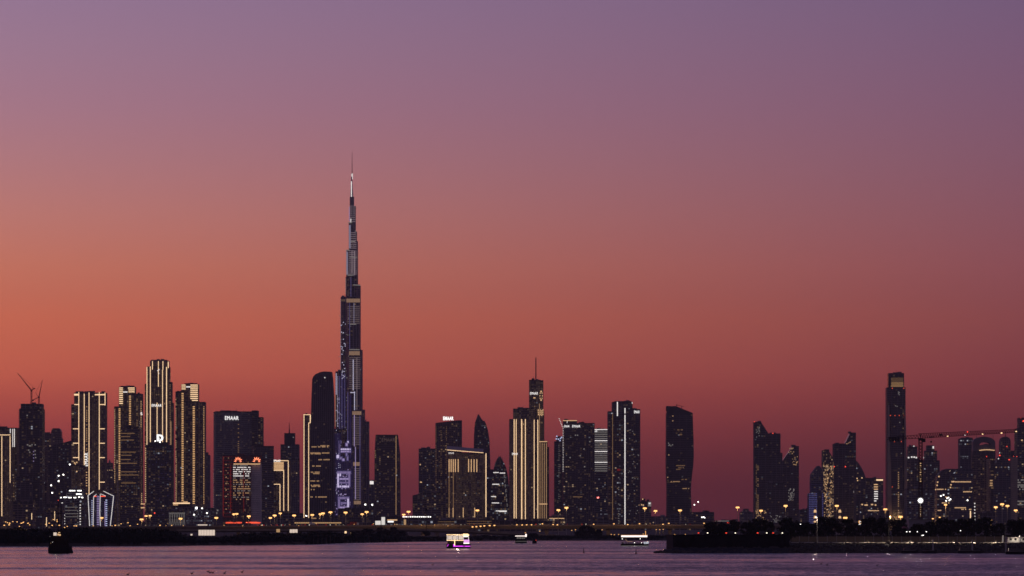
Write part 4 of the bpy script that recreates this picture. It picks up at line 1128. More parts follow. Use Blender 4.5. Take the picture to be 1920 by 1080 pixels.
# two slanted-top towers joined at the foot
DK = dict(faint=.06, wall='dark_wall', glass='glass', cool=.5, bright=.06, floor=3.8)
T = Tower('slanted_twin_tower', 'pair of dark joined towers whose slanted tops face each other across a gap', 8400, 1455)
T.block(1414.5, 1427, 791, depth=34, p=0.030, **DK); T.block(1426.8, 1440, (791, 811.5), dy=1.5, depth=34, p=0.030, **DK)
T.block(1439.6, 1463.4, 812.6, dy=4, depth=30, p=.006, **DK); T.block(1463, 1467, 849, dy=6, depth=26, p=0.006, **DK)
T.block(1466.6, 1487, (865, 836), dy=2, depth=34, p=0.042, **DK); T.block(1486.8, 1498, 836.3, dy=0, depth=34, p=0.048, **DK); T.block(1438, 1470, 905, dy=-3, depth=10, p=0.048, **DK)
T.roof(1421, 1427, 789, 791.5, dy=10); T.roof(1484, 1492, 834, 837, dy=10); T.spire(1488, 833.5, 836, .5, .8)
T.beacon(1414.6, 791); T.beacon(1449, 812.6); T.dots([(1417 + 7 * rnd(), 800 + 20 * rnd()) for _ in range(12)], 'white_dim', .7)
T.column(1421, 870, 960, 4, 'cove', 3.4, 1.5, jit=.3); T.column(1418, 868, 965, 1.5, 'cove', 2.8, 1.4, jit=.25)
T.dots([(1478 + 11 * rnd(), 916 + 22 * rnd()) for _ in range(46)], 'white_dim', .7); T.dots([(1478 + 12 * rnd(), 840 + 12 * rnd()) for _ in range(8)], 'gold_dim', .8)
T.dots([(1486 + 10 * rnd(), 856 + 16 * rnd()) for _ in range(16)], 'gold_dim', .7); T.dots([(1417 + 20 * rnd(), 955 + 20 * rnd()) for _ in range(22)], 'gold_dim', .8)
T.dots([(1444 + 20 * rnd(), 965 + 14 * rnd()) for _ in range(20)], 'white_dim', .7)

T = Tower('violet_gate_building', 'pointed building dotted with violet lights, a dark panel standing for its tall arch opening', 7900, 1532, cat='building')
T.block(0, 0, 0, levels=[(873.5, 1533.5, 1537), (880, 1528, 1541), (890, 1521, 1544), (905, 1520.5, 1544)], base=905, depth=30, wall='grey_wall', glass='glass_blue', p=.02, pier=1)
T.block(1520.6, 1544, 905, dy=-.6, depth=30, wall='violet_wall', glass='glass_blue', p=.04, cool=1); T.block(1516.4, 1521, 925, dy=-2, depth=30, wall='violet_wall', p=.04); T.block(1516.4, 1532, 930, dy=-4, depth=10, wall='violet_wall', p=.02); T.block(1541, 1545, 925, dy=-4, depth=10, wall='violet_wall', p=.02)
m = MB(); Da = 7890
prof = [(1532, 985), (1532.2, 948), (1533, 940), (1535, 934), (1537, 932), (1539, 934), (1540.6, 940), (1541, 985)]
m.solid([(X(x, Da), Da, Z(y, Da)) for x, y in prof], [(X(x, Da), Da + 5, Z(y, Da)) for x, y in prof]); m.build('dark_arch_panel', M['glass'], T.o)  # solid dark panel stands in for the shade inside an arch
M['violet_dot'] = glow_mat('violet window lights', (.36, .34, 1.0), .22)
T.dots([(1518 + 2.6 * i, 926 + 3.4 * j) for i in range(6) for j in range(17)] + [(1542.6, 926 + 3.4 * j) for j in range(17)], 'violet_dot', .8, 'violet_lights')

T = Tower('amber_lit_tower', 'narrow slanted tower glittering with amber windows from top to bottom', 8100, 1553)
T.block(1543, 1554, 844, depth=30, wall='dark_wall', glass='glass_brown', p=.6, cool=.1, bright=.45, bay=2.6, floor=3.4, band=.7); T.block(1553.8, 1563.5, (845, 861), dy=2, depth=28, wall='dark_wall', glass='glass_brown', p=.6, cool=.1, bright=.45, bay=2.6, floor=3.4, band=.7)
T.dots([(1544 + 18 * rnd(), 868 + 100 * rnd()) for _ in range(120)], 'gold_dim', .8); T.dots([(1544 + 18 * rnd(), 870 + 100 * rnd()) for _ in range(28)], 'gold_soft', .8)
T.roof(1546, 1555, 842.5, 845, dy=10)
T = Tower('slanted_peak_tower', 'dark flat topped tower joined to a taller peak slanting up to the right', 8300, 1585)
T.block(1563.8, 1588, 831.5, depth=34, p=.004, **DK); T.block(1584, 1594.5, (833, 811), dy=2, depth=32, p=0.006, **DK); T.block(1594, 1604.8, 811, dy=4, depth=30, p=0.018, **DK); T.block(1584, 1605, 834, dy=-1.5, depth=3, p=.015, **DK)
T.dots([(1564, 875), (1585, 875)], 'red', .9); T.dots([(1588, 832), (1594, 829), (1591, 831)], 'gold_dim', .9); T.dots([(1600 + 4 * rnd(), 918 + 6 * rnd()) for _ in range(8)], 'white_dim', .8); T.roof(1591, 1596, 809, 812, dy=10)
T = Tower('dome_tower', 'dim tower with a curved shoulder behind the slanted peak tower', 9200, 1613)
T.block(0, 0, 0, levels=[(864, 1600, 1606), (869, 1600, 1610), (877, 1600, 1615), (887, 1600, 1620), (896, 1600, 1623), (980, 1600, 1623)], depth=34, wall='dark_wall', p=.05, pier=1)
T = Tower('lit_office_block', 'broad office block with short warm light strips at its right corner', 8000, 1632)
T.block(1605, 1636, 896, depth=40, wall='dark_wall', p=.12, cool=.3, bright=.2); T.block(1634, 1656, 897, dy=-4, depth=40, wall='dark_wall', p=.04)
T.block(1612, 1650, 940, dy=-20, depth=16, wall='dark_wall', p=.3, cool=.35, bright=.3, bay=3)
T.hline(1643, 1655.5, 900, 'gold', 2.4); T.dots([(1607, 897), (1608, 901), (1616, 896)], 'gold_soft', 1.1)
for i in range(8): T.hline(1638.5 if i < 3 else 1639, 1646 if i < 7 else 1643, 908.5 + i * 4.4, 'white_line' if i > 2 else 'gold_soft', 1.8)
for x0, x1, y in ((1615, 1618, 946), (1621, 1627, 947), (1633, 1637, 946), (1640, 1643, 947)): T.hline(x0, x1, y, 'gold_soft', 2.2, 'lit_window')
T.hline(1628, 1648, 957.5, 'gold_soft', 1.2); T.vline(1647.5, 957, 964, 'gold_soft', 1)

# tall shaft with lit crown
T = Tower('crown_lit_shaft', 'very tall narrow dark shaft with an amber lit crown right of the lit office block', 8200, 1681)
T.block(1663.8, 1698.6, 726, depth=36, chamfer=.2, p=.004, wall='dark_wall', glass='glass', pier=3, faint=.05); T.block(1665.6, 1695.2, 699.5, dy=6, depth=26, wall='dark_wall', p=0, band=0, pier=0)
M['crown_warm'] = glow_mat('amber crown light', (1.0, .56, .24), .28); M['crown_dim'] = glow_mat('dim amber crown', (1.0, .55, .27), .10)
for i in range(8): T.hline(1671, 1693.5, 709 + i * 2.2, 'crown_dim' if i < 4 else 'crown_warm', 1.5, 'crown_light')
T.hline(1670, 1694, 724, 'cove', 1.2, 'crown_light'); T.roof(1675, 1690, 698, 700, dy=12)
m = MB(); Dq = 8206
prof = [(1670, 727)] + [(1670 + 24 * i / 8, 727 - 5 * math.sin(math.pi * i / 8)) for i in range(9)] + [(1694, 727)]
m.solid([(X(x, Dq - 3), Dq - 3, Z(y, Dq)) for x, y in prof[1:-1]], [(X(x, Dq), Dq, Z(y, Dq)) for x, y in prof[1:-1]]); m.build('arched_shoulder', M['dark_wall'], T.o)
m = MB()
for xa, xb, xt in ((1664, 1673, 1668), (1696, 1703, 1698.4)):
    D_ = 8196; a = [(X(xa, D_), D_, GZ), (X(xb, D_), D_, GZ), (X(xb, D_), D_ + 20, GZ), (X(xa, D_), D_ + 20, GZ)]; zt = Z(760, D_)
    b = [(X(xt - 2.5, D_), D_, zt), (X(xt - .5, D_), D_, zt), (X(xt - .5, D_), D_ + 20, zt), (X(xt - 2.5, D_), D_ + 20, zt)]
    m2 = MB(); m2.solid(a, b); m2.build('flared_buttress', M['beige'], T.o)
T.column(1684.6, 885, 970, 2.6, 'gold_dim', 4.2, 2, jit=.1)
T.dots([(1684.5, 735), (1686, 736), (1684.8, 738), (1679, 761), (1682, 762), (1686, 740), (1690, 850), (1687, 792)], 'white_dim', .8)
T.dots([(1670, 779), (1678, 779), (1686, 779), (1695, 779), (1673, 728), (1694, 728), (1677, 828), (1697, 873), (1673, 913), (1690, 828)], 'sign_red', .6, 'red_lights')

T = Tower('stepped_pair_tower', 'stepped residential tower with white crown lights just right of the tall shaft', 8600, 1711, group='stepped residential towers behind the crane')
T.block(1700, 1722, 858, depth=30, wall='brown_wall', p=.14, cool=.5); T.block(1703, 1720, 837, dy=5, depth=22, wall='dark_wall', p=.03); T.block(1722, 1732, 862, dy=8, depth=22, wall='brown_wall', p=.10)
T.dots([(1700, 857), (1703.5, 858), (1709.5, 857), (1714, 857), (1718, 858), (1733, 858), (1736, 858)], 'white_line', 1.3); T.hline(1712, 1715, 836.5, 'white_line', 1.2); T.column(1726, 868, 905, 3, 'gold_soft', 4.2, 2)
T = Tower('stepped_pair_tower', 'stepped residential tower with one lit roof window right of the crane mast', 8500, 1748, group='stepped residential towers behind the crane')
T.block(1732, 1762, 863, depth=30, wall='dark_wall', p=.10, cool=.6); T.block(1735, 1757, 845, dy=4, depth=24, wall='dark_wall', p=.04); T.block(1738, 1751, 835, dy=8, depth=16, wall='dark_wall', p=0)
T.on(1748.5, 1751, 836.5, 841, 'lit_window', 'white_line')
T = Tower('low_hazy_block', 'wide dim block glowing faintly below the stepped towers behind the white floodlight', 7200, 1727, group='blocks at the foot of the towers')
T.block(1700, 1752, 916, depth=40, wall='grey_wall', p=.12, cool=.8, bright=.08)

T = Tower('curved_roof_block', 'dark block with humped roofs and slanting rows of yellow window lights', 8000, 1795)
T.block(0, 0, 0, levels=[(879, 1777, 1790), (881, 1770, 1797), (885, 1764, 1800), (893, 1758, 1802), (980, 1756, 1804)], depth=40, wall='dark_wall', p=.06, cool=.5, pier=2, faint=.05)
T.block(0, 0, 0, levels=[(879, 1795, 1822), (882, 1788, 1824), (890, 1782, 1824), (980, 1778, 1824)], dy=-8, depth=30, wall='dark_wall', glass='glass_blue', p=.05, cool=.4, pier=2, faint=.05)
T.dots([(1760.5, 893.5), (1758, 904), (1757, 910), (1755, 918), (1785, 903), (1783, 909), (1782, 914), (1788, 903)], 'gold_soft', 1.2)
m = MB()
x = 1786
while x < 1821: T.on(x, x + 1.5, 902.4, 904.4, 'w', 'gold_dim', mb=m); x += 2.2
m.build('lit_window_row', M['gold_soft'], T.o, 'stuff')
m = MB()
for y, a_, b_ in ((917.5, 1755, 1775), (932, 1770, 1782), (943, 1766, 1780), (922, 1806, 1821), (952, 1790, 1815), (955, 1800, 1822), (957, 1758, 1764)):
    x = a_
    while x < b_:
        if rnd() < .7: T.on(x, x + 1.8, y - .9, y + .9, 'w', 'gold_dim', mb=m)
        x += 2.4
m.build('lit_office_floors', M['gold_soft'], T.o, 'stuff')
T.dots([(1764, 930), (1769, 928), (1776, 934), (1779, 933), (1782, 936), (1780, 938), (1774, 939), (1814, 938)], 'lamp_white', 1.1)
T = Tower('square_blue_tower', 'square dark blue tower beside the tower with an open eye at its top', 8500, 1812)
T.block(1800, 1824, 822, depth=34, wall='dark_wall', glass='glass_blue', p=.04, cool=.9, faint=.05); T.roof(1802, 1823, 820.5, 823)
T.block(1823, 1828, 826, dy=10, depth=20, wall='dark_wall', p=.02)

# tower with an opening near its top
T = Tower('eye_tower', 'rounded top tower with a lens shaped opening near its top and a gold light below', 8200, 1845)
T.block(1824, 1866.5, 846, depth=30, wall='dark_wall', p=.04, cool=.2, pier=2, faint=.05); T.block(1822, 1854, 856, dy=-5, depth=6, wall='brown_wall', p=.05, cool=.3); T.block(1850, 1857, 857, dy=-7, depth=8, wall='beige', glass='glass_brown', p=0, pier=0, band=3.2)
m = MB()
top = [(1824, 846), (1824.6, 828), (1827, 824), (1832, 821), (1838, 819.4), (1845, 818.8), (1852, 819.4), (1858, 821), (1863, 824), (1866, 828), (1866.5, 846)]
eye = [(1835, 846), (1835.5, 836), (1837, 832.5), (1840, 830.3), (1844.5, 829.2), (1849, 829.2), (1853, 830), (1856, 831.5), (1857.5, 834), (1857, 837), (1852, 846)]
Dt = 8203
for k in range(len(top) - 1):
    a = [(top[k]), (top[k + 1]), (eye[k + 1]), (eye[k])]
    m.solid([(X(x, Dt), Dt, Z(y, Dt)) for x, y in a], [(X(x, Dt), Dt + 24, Z(y, Dt)) for x, y in a])
low = [(1834, 846.2), (1834, 834.6), (1841, 834.4), (1846, 833), (1850, 831.8), (1855, 833.4), (1858, 834), (1857, 846.2)]
m.solid([(X(x, Dt), Dt + 2, Z(y, Dt)) for x, y in low], [(X(x, Dt), Dt + 22, Z(y, Dt)) for x, y in low])
m.build('arched_crown', M['dark_wall'], T.o)
for i in range(7): T.hline(1836 + i * 4.1, 1840.2 + i * 4.1, 844.6 - 1.4 * math.sin(math.pi * (i + .5) / 7), 'gold_soft', 1.5)
for x in (1831, 1845, 1862): T.spire(x, 806 if x == 1845 else 814, 822, .4, .8, dy=14)
T.beacon(1850, 856, dy=-8, r=.8)
T = Tower('bulb_top_tower', 'slim round topped tower with a needle and red roof lights near the right edge', 8700, 1885)
T.block(0, 0, 0, levels=[(819, 1883, 1888), (820.5, 1880, 1891), (823, 1877.5, 1893.5), (828, 1876, 1894.8), (860, 1876, 1895), (980, 1876, 1895)], depth=26, wall='brown_wall', glass='glass', p=.03, pier=1); T.spire(1885.5, 806, 820, .5, 1.6, dy=14, name='needle')
T.beacon(1888, 837, dy=-2, r=.9)
T.block(1895, 1906, 845, dy=20, depth=20, wall='dark_wall', p=.02)
T = Tower('pointed_arch_tower', 'dark blue pointed arch tower flanked by a beige slab on its right', 8000, 1882)
T.block(0, 0, 0, levels=[(856, 1875, 1882), (861, 1871, 1888), (870, 1867.5, 1892), (885, 1865, 1894), (910, 1863.5, 1895), (980, 1862, 1895)], depth=34, wall='dark_wall', glass='glass_blue', p=.05, cool=.4, pier=2, faint=.05)
T.block(1857, 1864, 866, dy=6, depth=30, wall='dark_wall', glass='glass_brown', p=.25, cool=.1); T.block(1895, 1908, 857, dy=2, depth=30, wall='beige', glass='glass_brown', p=0, pier=0, band=3.4)
T.beacon(1874.5, 854, r=1.3); T.beacon(1892, 862, r=1.3); T.beacon(1900.5, 855.5, r=.7); T.beacon(1906.5, 856, r=.8); T.dots([(1872, 860), (1875, 849)], 'white_line', .9)
for y in (901, 906, 910): T.hline(1856, 1861, y, 'gold_dim', 2.5, 'lit_window')
T = Tower('edge_tower', 'dark stepped tower cut by the right picture edge with red lamp and warm offices', 8100, 1922)
T.block(1911, 1945, 783, dy=6, depth=30, wall='dark_wall', p=.03, cool=.3); T.block(1907, 1945, 803, depth=40, wall='dark_wall', p=.10, cool=.3, bright=.2)
T.beacon(1919, 789.5, dy=-2, r=1.8); T.beacon(1914, 784, dy=-2, r=.6)
m = MB()
for y in (900, 904.5, 909.5, 913, 917.5, 940, 946):
    x = 1908
    while x < 1940:
        if rnd() < .75: T.on(x, x + 2.2, y - 1.2, y + 1.2, 'w', 'gold_soft', mb=m)
        x += 2.9
m.build('lit_office_floors', M['white_dim'], T.o, 'stuff'); T.dots([(1916, 825.5)], 'gold_soft', 1.2)

# low blocks between the towers
low = [  # x0, x1, top, D, wall, p, cool, label
    (24, 62, 940, 7000, 'brown_wall', .05, .1, 'low brown block below the unfinished tower'),
    (62, 88, 905, 8000, 'brown_wall', .04, .2, 'mid height brown block right of the unfinished tower foot'),
    (86, 116, 945, 7300, 'brown_wall', .05, .3, 'low brown block left of the floodlit building'),
    (520, 566, 962, 6400, 'grey_wall', .01, .5, 'plain low drum block below the gold arch tower'),
    (700, 752, 968, 6300, 'dark_wall', .02, .5, 'dark shed behind the white billboard'),
    (752, 812, 971, 6000, 'grey_wall', .30, .9, 'low long building with a row of white roof lights'),
    (812, 862, 975, 5800, 'grey_wall', .25, .8, 'low parking deck with rows of white lights under the gold ribbed tower'),
    (862, 935, 974, 5900, 'brown_wall', .25, .8, 'low parking deck right of the gold ribbed tower foot'),
    (936, 1030, 977, 6000, 'brown_wall', .06, .3, 'low dark terrace below the masted gold tower'),
    (1026, 1060, 968, 6500, 'stone', .3, .3, 'small pale lit block left of the broad lettered tower foot'),
    (1110, 1142, 972, 6600, 'grey_wall', .1, .5, 'grey podium below the striped tower'),
    (1340, 1392, 978, 6000, 'dark_wall', .05, .5, 'long low roof with a white light line behind the trees'),
    (1500, 1520, 955, 8600, 'grey_wall', .03, .5, 'faint low block left of the violet gate building'),
    (1650, 1668, 958, 7600, 'dark_wall', .12, .4, 'low block left of the tall shaft foot'),
    (1752, 1768, 925, 8300, 'grey_wall', .06, .6, 'narrow dim block between stepped tower and humped roofs'),
    (1824, 1866, 962, 7000, 'dark_wall', .05, .4, 'dark low block below the eye tower'),
]
for x0, x1, y, D_, w, p, c, lab in low:
    T = Tower('low_block', lab, D_, (x0 + x1) / 2, cat='building', group='blocks at the foot of the towers')
    T.block(x0, x1, y, depth=40, wall=w, p=p, cool=c, floor=4.2, bright=.3)
    if x0 == 752: T.dots([(756 + i * 3.4, 969) for i in range(16)], 'lamp_white', .8, 'roof_lights')
    if x0 == 1340:
        m = MB(); m.box(X(1340, D_), X(1375, D_), D_ - 1.5, D_ - .5, Z(977.5, D_), Z(976.3, D_)); m.build('roof_light', M['white_dim'], T.o); T.dots([(1364 + i * 2, 980) for i in range(5)], 'tail', .6)
    if x0 == 1824: T.column(1827.5, 943, 975, 2.4, 'white_line', 6, 2.6); T.on(1819, 1822, 958, 972, 'lit_doorway', 'gold')
    if x0 in (812, 862): T.column((x0 + x1) / 2, y + 3, y + 10, (x1 - x0) * .8, 'cove', 4.5, .8)
    if x0 == 1026: T.hline(1030, 1058, 972, 'gold_soft', 1.2)
    if x0 == 520:
        T.vol.clear()
# ------------------------------------------------------------------ lamps
LIGHTS = []
def point(name, loc, power, col=(1.0, .56, .22), r=0.6, parent=None):
    l = bpy.data.lights.new(name, 'POINT'); l.energy = power; l.color = col; l.shadow_soft_size = r
    o = bpy.data.objects.new(name, l); C.objects.link(o)
    if parent is not None: o.parent = parent; o.location = Vector(loc) - Vector(parent.location)
    else: o.location = loc
    return o

def high_mast(px, row, D, label, zb=GZ, mat='sodium', power=0, r=1.0, pole=True):
    x, z = X(px, D), Z(row, D)
    o = empty('street_lamp', (x, D, zb), label, 'street lamp', 'high mast street lamps')
    m = MB(); m.bar((x, D, zb), (x, D, z + .4), .32, r2=.2, k=8); m.build('pole', M['galv'], o)
    m = MB()
    for k in range(6):
        a = math.pi * 2 * k / 6 + .3; m.bar((x, D, z + .3), (x + .8 * r * math.cos(a), D + .8 * r * math.sin(a), z + .25), .08)
    m.build('crossarm', M['steel'], o)
    m = MB()
    for k in range(6):
        a = math.pi * 2 * k / 6 + .3; m.ball((x + .7 * r * math.cos(a), D + .7 * r * math.sin(a), z), .68 * r, k=6, h=5)
    m.build('lamp_head', M[mat], o)
    if power: point('lamp_light', (x, D - 1.5, z - 1.2), power, parent=o)
    return o
ORD = ['first', 'second', 'third', 'fourth', 'fifth', 'sixth', 'seventh', 'eighth', 'ninth', 'tenth', 'eleventh', 'twelfth']
masts = [
    (1383, 951.5, 4200, 'tall sodium lamp standing alone in the gap before the slanted twin tower'),
    (1427, 957.5, 4300, 'tall sodium lamp in front of the left foot of the slanted twin tower'),
    (1473, 948.5, 4000, 'tall sodium lamp before the right half of the slanted twin tower'),
    (1569, 948.5, 4000, 'tall sodium lamp before the flat topped half of the slanted peak tower'),
    (1660, 955, 4000, 'tall sodium lamp left of the tall shaft foot'),
    (1867, 951, 4100, 'tall sodium lamp before the left side of the pointed arch tower'),
    (1879, 945.5, 3900, 'tallest sodium lamp of the cluster before the pointed arch tower'),
    (1889, 948.5, 4000, 'tall sodium lamp before the right side of the pointed arch tower'),
    (1904.5, 957, 4200, 'tall sodium lamp before the beige slab near the right picture edge'),
    (1275, 957, 4200, 'tall sodium lamp in front of the waisted tower foot'),
    (1229, 958, 4300, 'tall sodium lamp just right of the block with square roof sign'),
    (1209, 953, 4100, 'tall sodium lamp in front of the block with square roof sign'),
    (1062, 952, 4100, 'tall sodium lamp before the left half of the broad lettered tower'),
    (1047, 956.5, 4300, 'tall sodium lamp before the balcony tower foot'),
    (895, 957, 4200, 'tall sodium lamp before the right half of the gold ribbed tower'),
    (766, 959.5, 4200, 'tall sodium lamp alone between the tapered tower and the angled block'),
    (757, 965, 4800, 'smaller sodium lamp just left of the lone lamp beside the tapered tower'),
    (687.5, 960, 4200, 'tall sodium lamp under the two white podium lamps beside the supertall'),
    (679, 964, 4900, 'smaller sodium lamp beside the lamp under the white podium lamps'),
    (648, 961, 4200, 'tall sodium lamp before the middle of the supertall foot'),
    (619.5, 960.5, 4200, 'tall sodium lamp before the violet left edge of the supertall'),
    (605.5, 962.5, 4300, 'tall sodium lamp before the right side of the curved top tower foot'),
    (600.5, 964, 4900, 'smaller sodium lamp before the curved top tower foot'),
    (585.5, 965.5, 4500, 'sodium lamp before the left edge of the curved top tower foot'),
    (551.5, 966.5, 4300, 'sodium lamp before the drum block under the gold arch tower'),
    (515, 966.5, 4300, 'tall sodium lamp before the left edge of the gold arch tower'),
    (507, 971, 4900, 'smaller sodium lamp just left of the lamp before the gold arch tower'),
    (525.5, 962.5, 5200, 'small distant sodium lamp below the inner gold arch'),
    (466.5, 968, 4300, 'tall sodium lamp between the two red neon signs'),
    (438.5, 964, 5200, 'small distant sodium lamp above the wider red neon sign, left one'),
    (444, 963.5, 5200, 'small distant sodium lamp above the wider red neon sign, right one'),
    (405.5, 971, 4300, 'sodium lamp before the foot of the dark grey slab'),
    (338.5, 972.5, 4300, 'sodium lamp before the lattice lit podium'),
    (265.5, 974, 4200, 'bright sodium lamp between the dark banded tower and the logo tower'),
    (274, 967.5, 5200, 'small sodium lamp right of the bright lamp by the banded tower'),
    (281.5, 967, 5200, 'small sodium lamp at the foot of the logo tower'),
    (191, 971, 5200, 'small sodium lamp before the outlined violet building'),
    (1773, 946.5, 2100, 'tall sodium lamp with long dark pole rising from the promenade right of the white floodlight'),
    (1700.5, 969, 8080, 'sodium lamp added to light the right buttress of the tall shaft'),  # extra lamp, put here to brighten the buttress
    (1688.5, 969, 3600, 'small sodium lamp before the tall shaft foot, right of its middle'),
    (1669, 968, 8080, 'small sodium lamp before the left buttress of the tall shaft'),
    (1858, 976, 2600, 'leaning low sodium lamp above the trees left of the right hand lamp cluster'),
    (1585, 971, 3600, 'small sodium lamp right of the right hand minaret'),
    (1762, 970, 3400, 'small sodium lamp left of the long poled promenade lamp'),
    (1749, 972.5, 3400, 'smallest sodium lamp over the trees right of the white floodlight'),
]
for px, row, D, lab in masts:
    high_mast(px, row, D, lab, zb=PZ if D < 2900 else GZ, r=1.5 if D > 3500 else .65, power=90000 if D > 8000 else (700 if D > 3500 else 250))

def street_lamp(px, row, D, label, group, zb=GZ, power=0, mat='sodium', r=.8, name='street_lamp', light_col=(1, .56, .22)):
    x, z = X(px, D), Z(row, D)
    o = empty(name, (x, D, zb), label, 'street lamp', group)
    m = MB(); m.bar((x, D + 1.6, zb), (x, D + 1.6, z + .6), .16, r2=.10, k=6); m.bar((x, D + 1.6, z + .6), (x, D + .2, z + .5), .08, k=5); m.build('pole', M['steel'], o)
    m = MB(); m.ball((x, D, z), r, k=7, h=5, sz=.55); m.build('lamp_head', M[mat], o)
    if power: point('lamp_light', (x, D - 1.2, z - 1.0), power, light_col, parent=o)
G = 'roadside lamps along the viaduct'
for px, row in ((969, 984), (979, 984.3), (987.5, 984), (996.5, 984), (1017, 982.2), (1037, 983.5), (1113, 983), (1151, 982.2), (1177, 983.5), (1199, 982), (1243, 983), (1254, 981.3), (1320, 981), (1045, 984)):
    street_lamp(px, row, DV - 14, 'one of the roadside sodium lamps in line with the viaduct parapet right of the bright cruise boat', G, power=650 if px > 1100 else 260)
for px, row in ((886, 988), (893, 987.5), (901, 986.8), (908, 986), (918, 985.5), (927, 985.2)):
    street_lamp(px, row, DV - 40, 'bright lamp in the slanting row of six lamps above the cruise boat', 'slanting row of six lamps above the cruise boat', power=350, r=1.0)
for px, row in ((490, 985), (560, 985.5), (593, 982), (664, 983), (700, 982), (740, 983), (790, 984.5), (815, 984), (840, 986), (630, 984), (455, 986), (420, 985)):
    street_lamp(px, row, DV - 16, 'one of the dim lamps along the viaduct left of the bright cruise boat', 'dim lamps along the viaduct', power=1300 if px > 730 else 260, mat='sodium_low', r=.55)
for px, row in ((1230.5, 993), (1237, 993), (1243.5, 992.7), (1117, 993.5), (1129, 993.5), (1079, 993), (1080, 1000), (1265, 1002), (1146, 1002), (1152, 1002.6), (1160, 1002), (1206, 1001.4), (1285, 1002), (1072, 994.5), (1012, 996), (985, 999), (872, 1003), (640, 1001)):
    street_lamp(px, row, 3500, 'one of the low lamps in the shade under the viaduct', 'low lamps under the viaduct', power=500, mat='sodium_low', r=.6)
# small lamps of the far left district
fl = [(8, 985), (14, 980), (10.5, 978.5), (18, 981), (24, 978), (32, 978.5), (40, 981), (44, 979), (43, 980), (52.5, 981), (55.5, 984), (36.5, 987), (17, 984), (100, 974), (107, 978), (111, 985), (121, 989), (126, 987), (98, 985), (86, 983), (139, 986), (143, 986), (175, 986), (210, 986),
      (216, 985), (227, 982), (240, 980), (244, 986), (252, 987), (258, 983), (300, 985), (311, 986), (322, 985), (344, 986), (107, 975), (92, 981)]
for i, (px, row) in enumerate(fl):
    street_lamp(px, row, 4700, 'one of the many small orange lamps above the dark mangrove at the left', 'small lamps beyond the mangrove', mat='sodium', r=.75 if i % 3 else 1.0, zb=GZ)
# light standards with glowing shafts near the left boat
for px, y0, y1 in ((102.5, 959, 976), (87.2, 970, 987), (59.5, 962, 974)):
    D = 4600; x = X(px, D)
    o = empty('light_column', (x, D, GZ), 'slim glowing amber light column above the mangrove near the dark boat', 'light column', 'glowing light columns')
    m = MB(); m.bar((x, D, GZ), (x, D, Z(y1, D)), .35); m.build('post', M['steel'], o)
    m = MB(); m.bar((x, D, Z(y1, D)), (x, D, Z(y0, D)), .42); m.build('glowing_shaft', M['gold'], o)
# white floodlight mast
D = 2550; x = X(1726, D)
o = empty('floodlight_mast', (x, D, PZ), 'dazzling white floodlight on a mast under the tower crane', 'floodlight')
m = MB(); m.bar((x, D, PZ), (x, D, Z(940, D)), .25, r2=.15, k=6); m.build('mast', M['steel'], o)
m = MB()
for k in range(7):
    a = 6.283 * k / 6; q = 0 if k == 6 else .8
    m.ball((x + q * math.cos(a), D, Z(938.5, D) + q * math.sin(a)), .5, k=8, h=6)
m.build('lamp_head', M['flood'], o)
m = MB()
for k in range(12):
    a = 6.283 * k / 12; m.ball((x + 1.75 * math.cos(a), D, Z(938.5, D) + 1.75 * math.sin(a)), .26, k=6, h=5)
    m.bar((x, D + .3, Z(938.5, D)), (x + 1.75 * math.cos(a), D + .2, Z(938.5, D) + 1.75 * math.sin(a)), .05)
m.build('glare_balls', M['white_line'], o)  # ring of dim balls added to imitate the floodlight's glare falloff
point('lamp_light', (x, D - 2, Z(939, D)), 5000, (1, .96, .92), 1.0, o)
m = MB()
for k in range(5): m.box(x - .25, x + .25, D - .4, D - .1, Z(952 + k * 4, D), Z(950.6 + k * 4, D))
m.build('ladder_lamp', M['gold_dim'], o)

# ------------------------------------------------------------------ tower crane
D = 2700; cx = X(1726, D); zt = Z(822, D)
o = empty('tower_crane', (cx, D, PZ), 'long dark tower crane with work lights along its jib at the right', 'crane')
m = MB(); zb = PZ; hw = 1.1
for sx in (-hw, hw):
    for sy in (-hw, hw): m.bar((cx + sx, D + sy, zb), (cx + sx, D + sy, zt), .32)
n = 32
for i in range(n):
    a, b = zb + (zt - zb) * i / n, zb + (zt - zb) * (i + 1) / n
    for sy in (-hw, hw): m.bar((cx - hw, D + sy, a), (cx + hw, D + sy, b), .14); m.bar((cx + hw, D + sy, a), (cx - hw, D + sy, b), .14)
    for sx in (-hw, hw): m.bar((cx + sx, D - hw, a), (cx + sx, D + hw, b), .14)
m.build('mast', M['crane_red'], o)
def jib(x0, r0, x1, r1, h0, h1, n, name):
    m = MB()
    for i in range(n):
        u, v = i / n, (i + 1) / n
        P = lambda w, top: Vector((X(x0 + (x1 - x0) * w, D), D, Z(r0 + (r1 - r0) * w, D) + (h0 + (h1 - h0) * w) * top))
        for s in (-.7, .7):
            q = Vector((0, s, 0)); m.bar(P(u, 0) + q, P(v, 0) + q, .22)
            m.bar(P(u, 0) + q, P((u + v) / 2, 1), .13); m.bar(P((u + v) / 2, 1), P(v, 0) + q, .13)
        m.bar(P(u, 1), P(v, 1), .22)
    m.build(name, M['crane_red'], o)
jib(1722, 822, 1906, 810.5, 3.2, 2.0, 44, 'jib'); jib(1722, 822, 1664, 824.5, 2.4, 1.4, 10, 'counter_jib')
m = MB()
for q in range(4): m.box(X(1667 + q * 5, D), X(1671 + q * 5, D), D - 1.2, D + 1.2, Z(828, D), Z(819, D))
m.build('counterweight', M['steel'], o)
m = MB(); m.box(X(1728.5, D), X(1735, D), D - 1, D + 1, Z(829, D), Z(822.5, D)); m.build('cab', M['steel'], o)
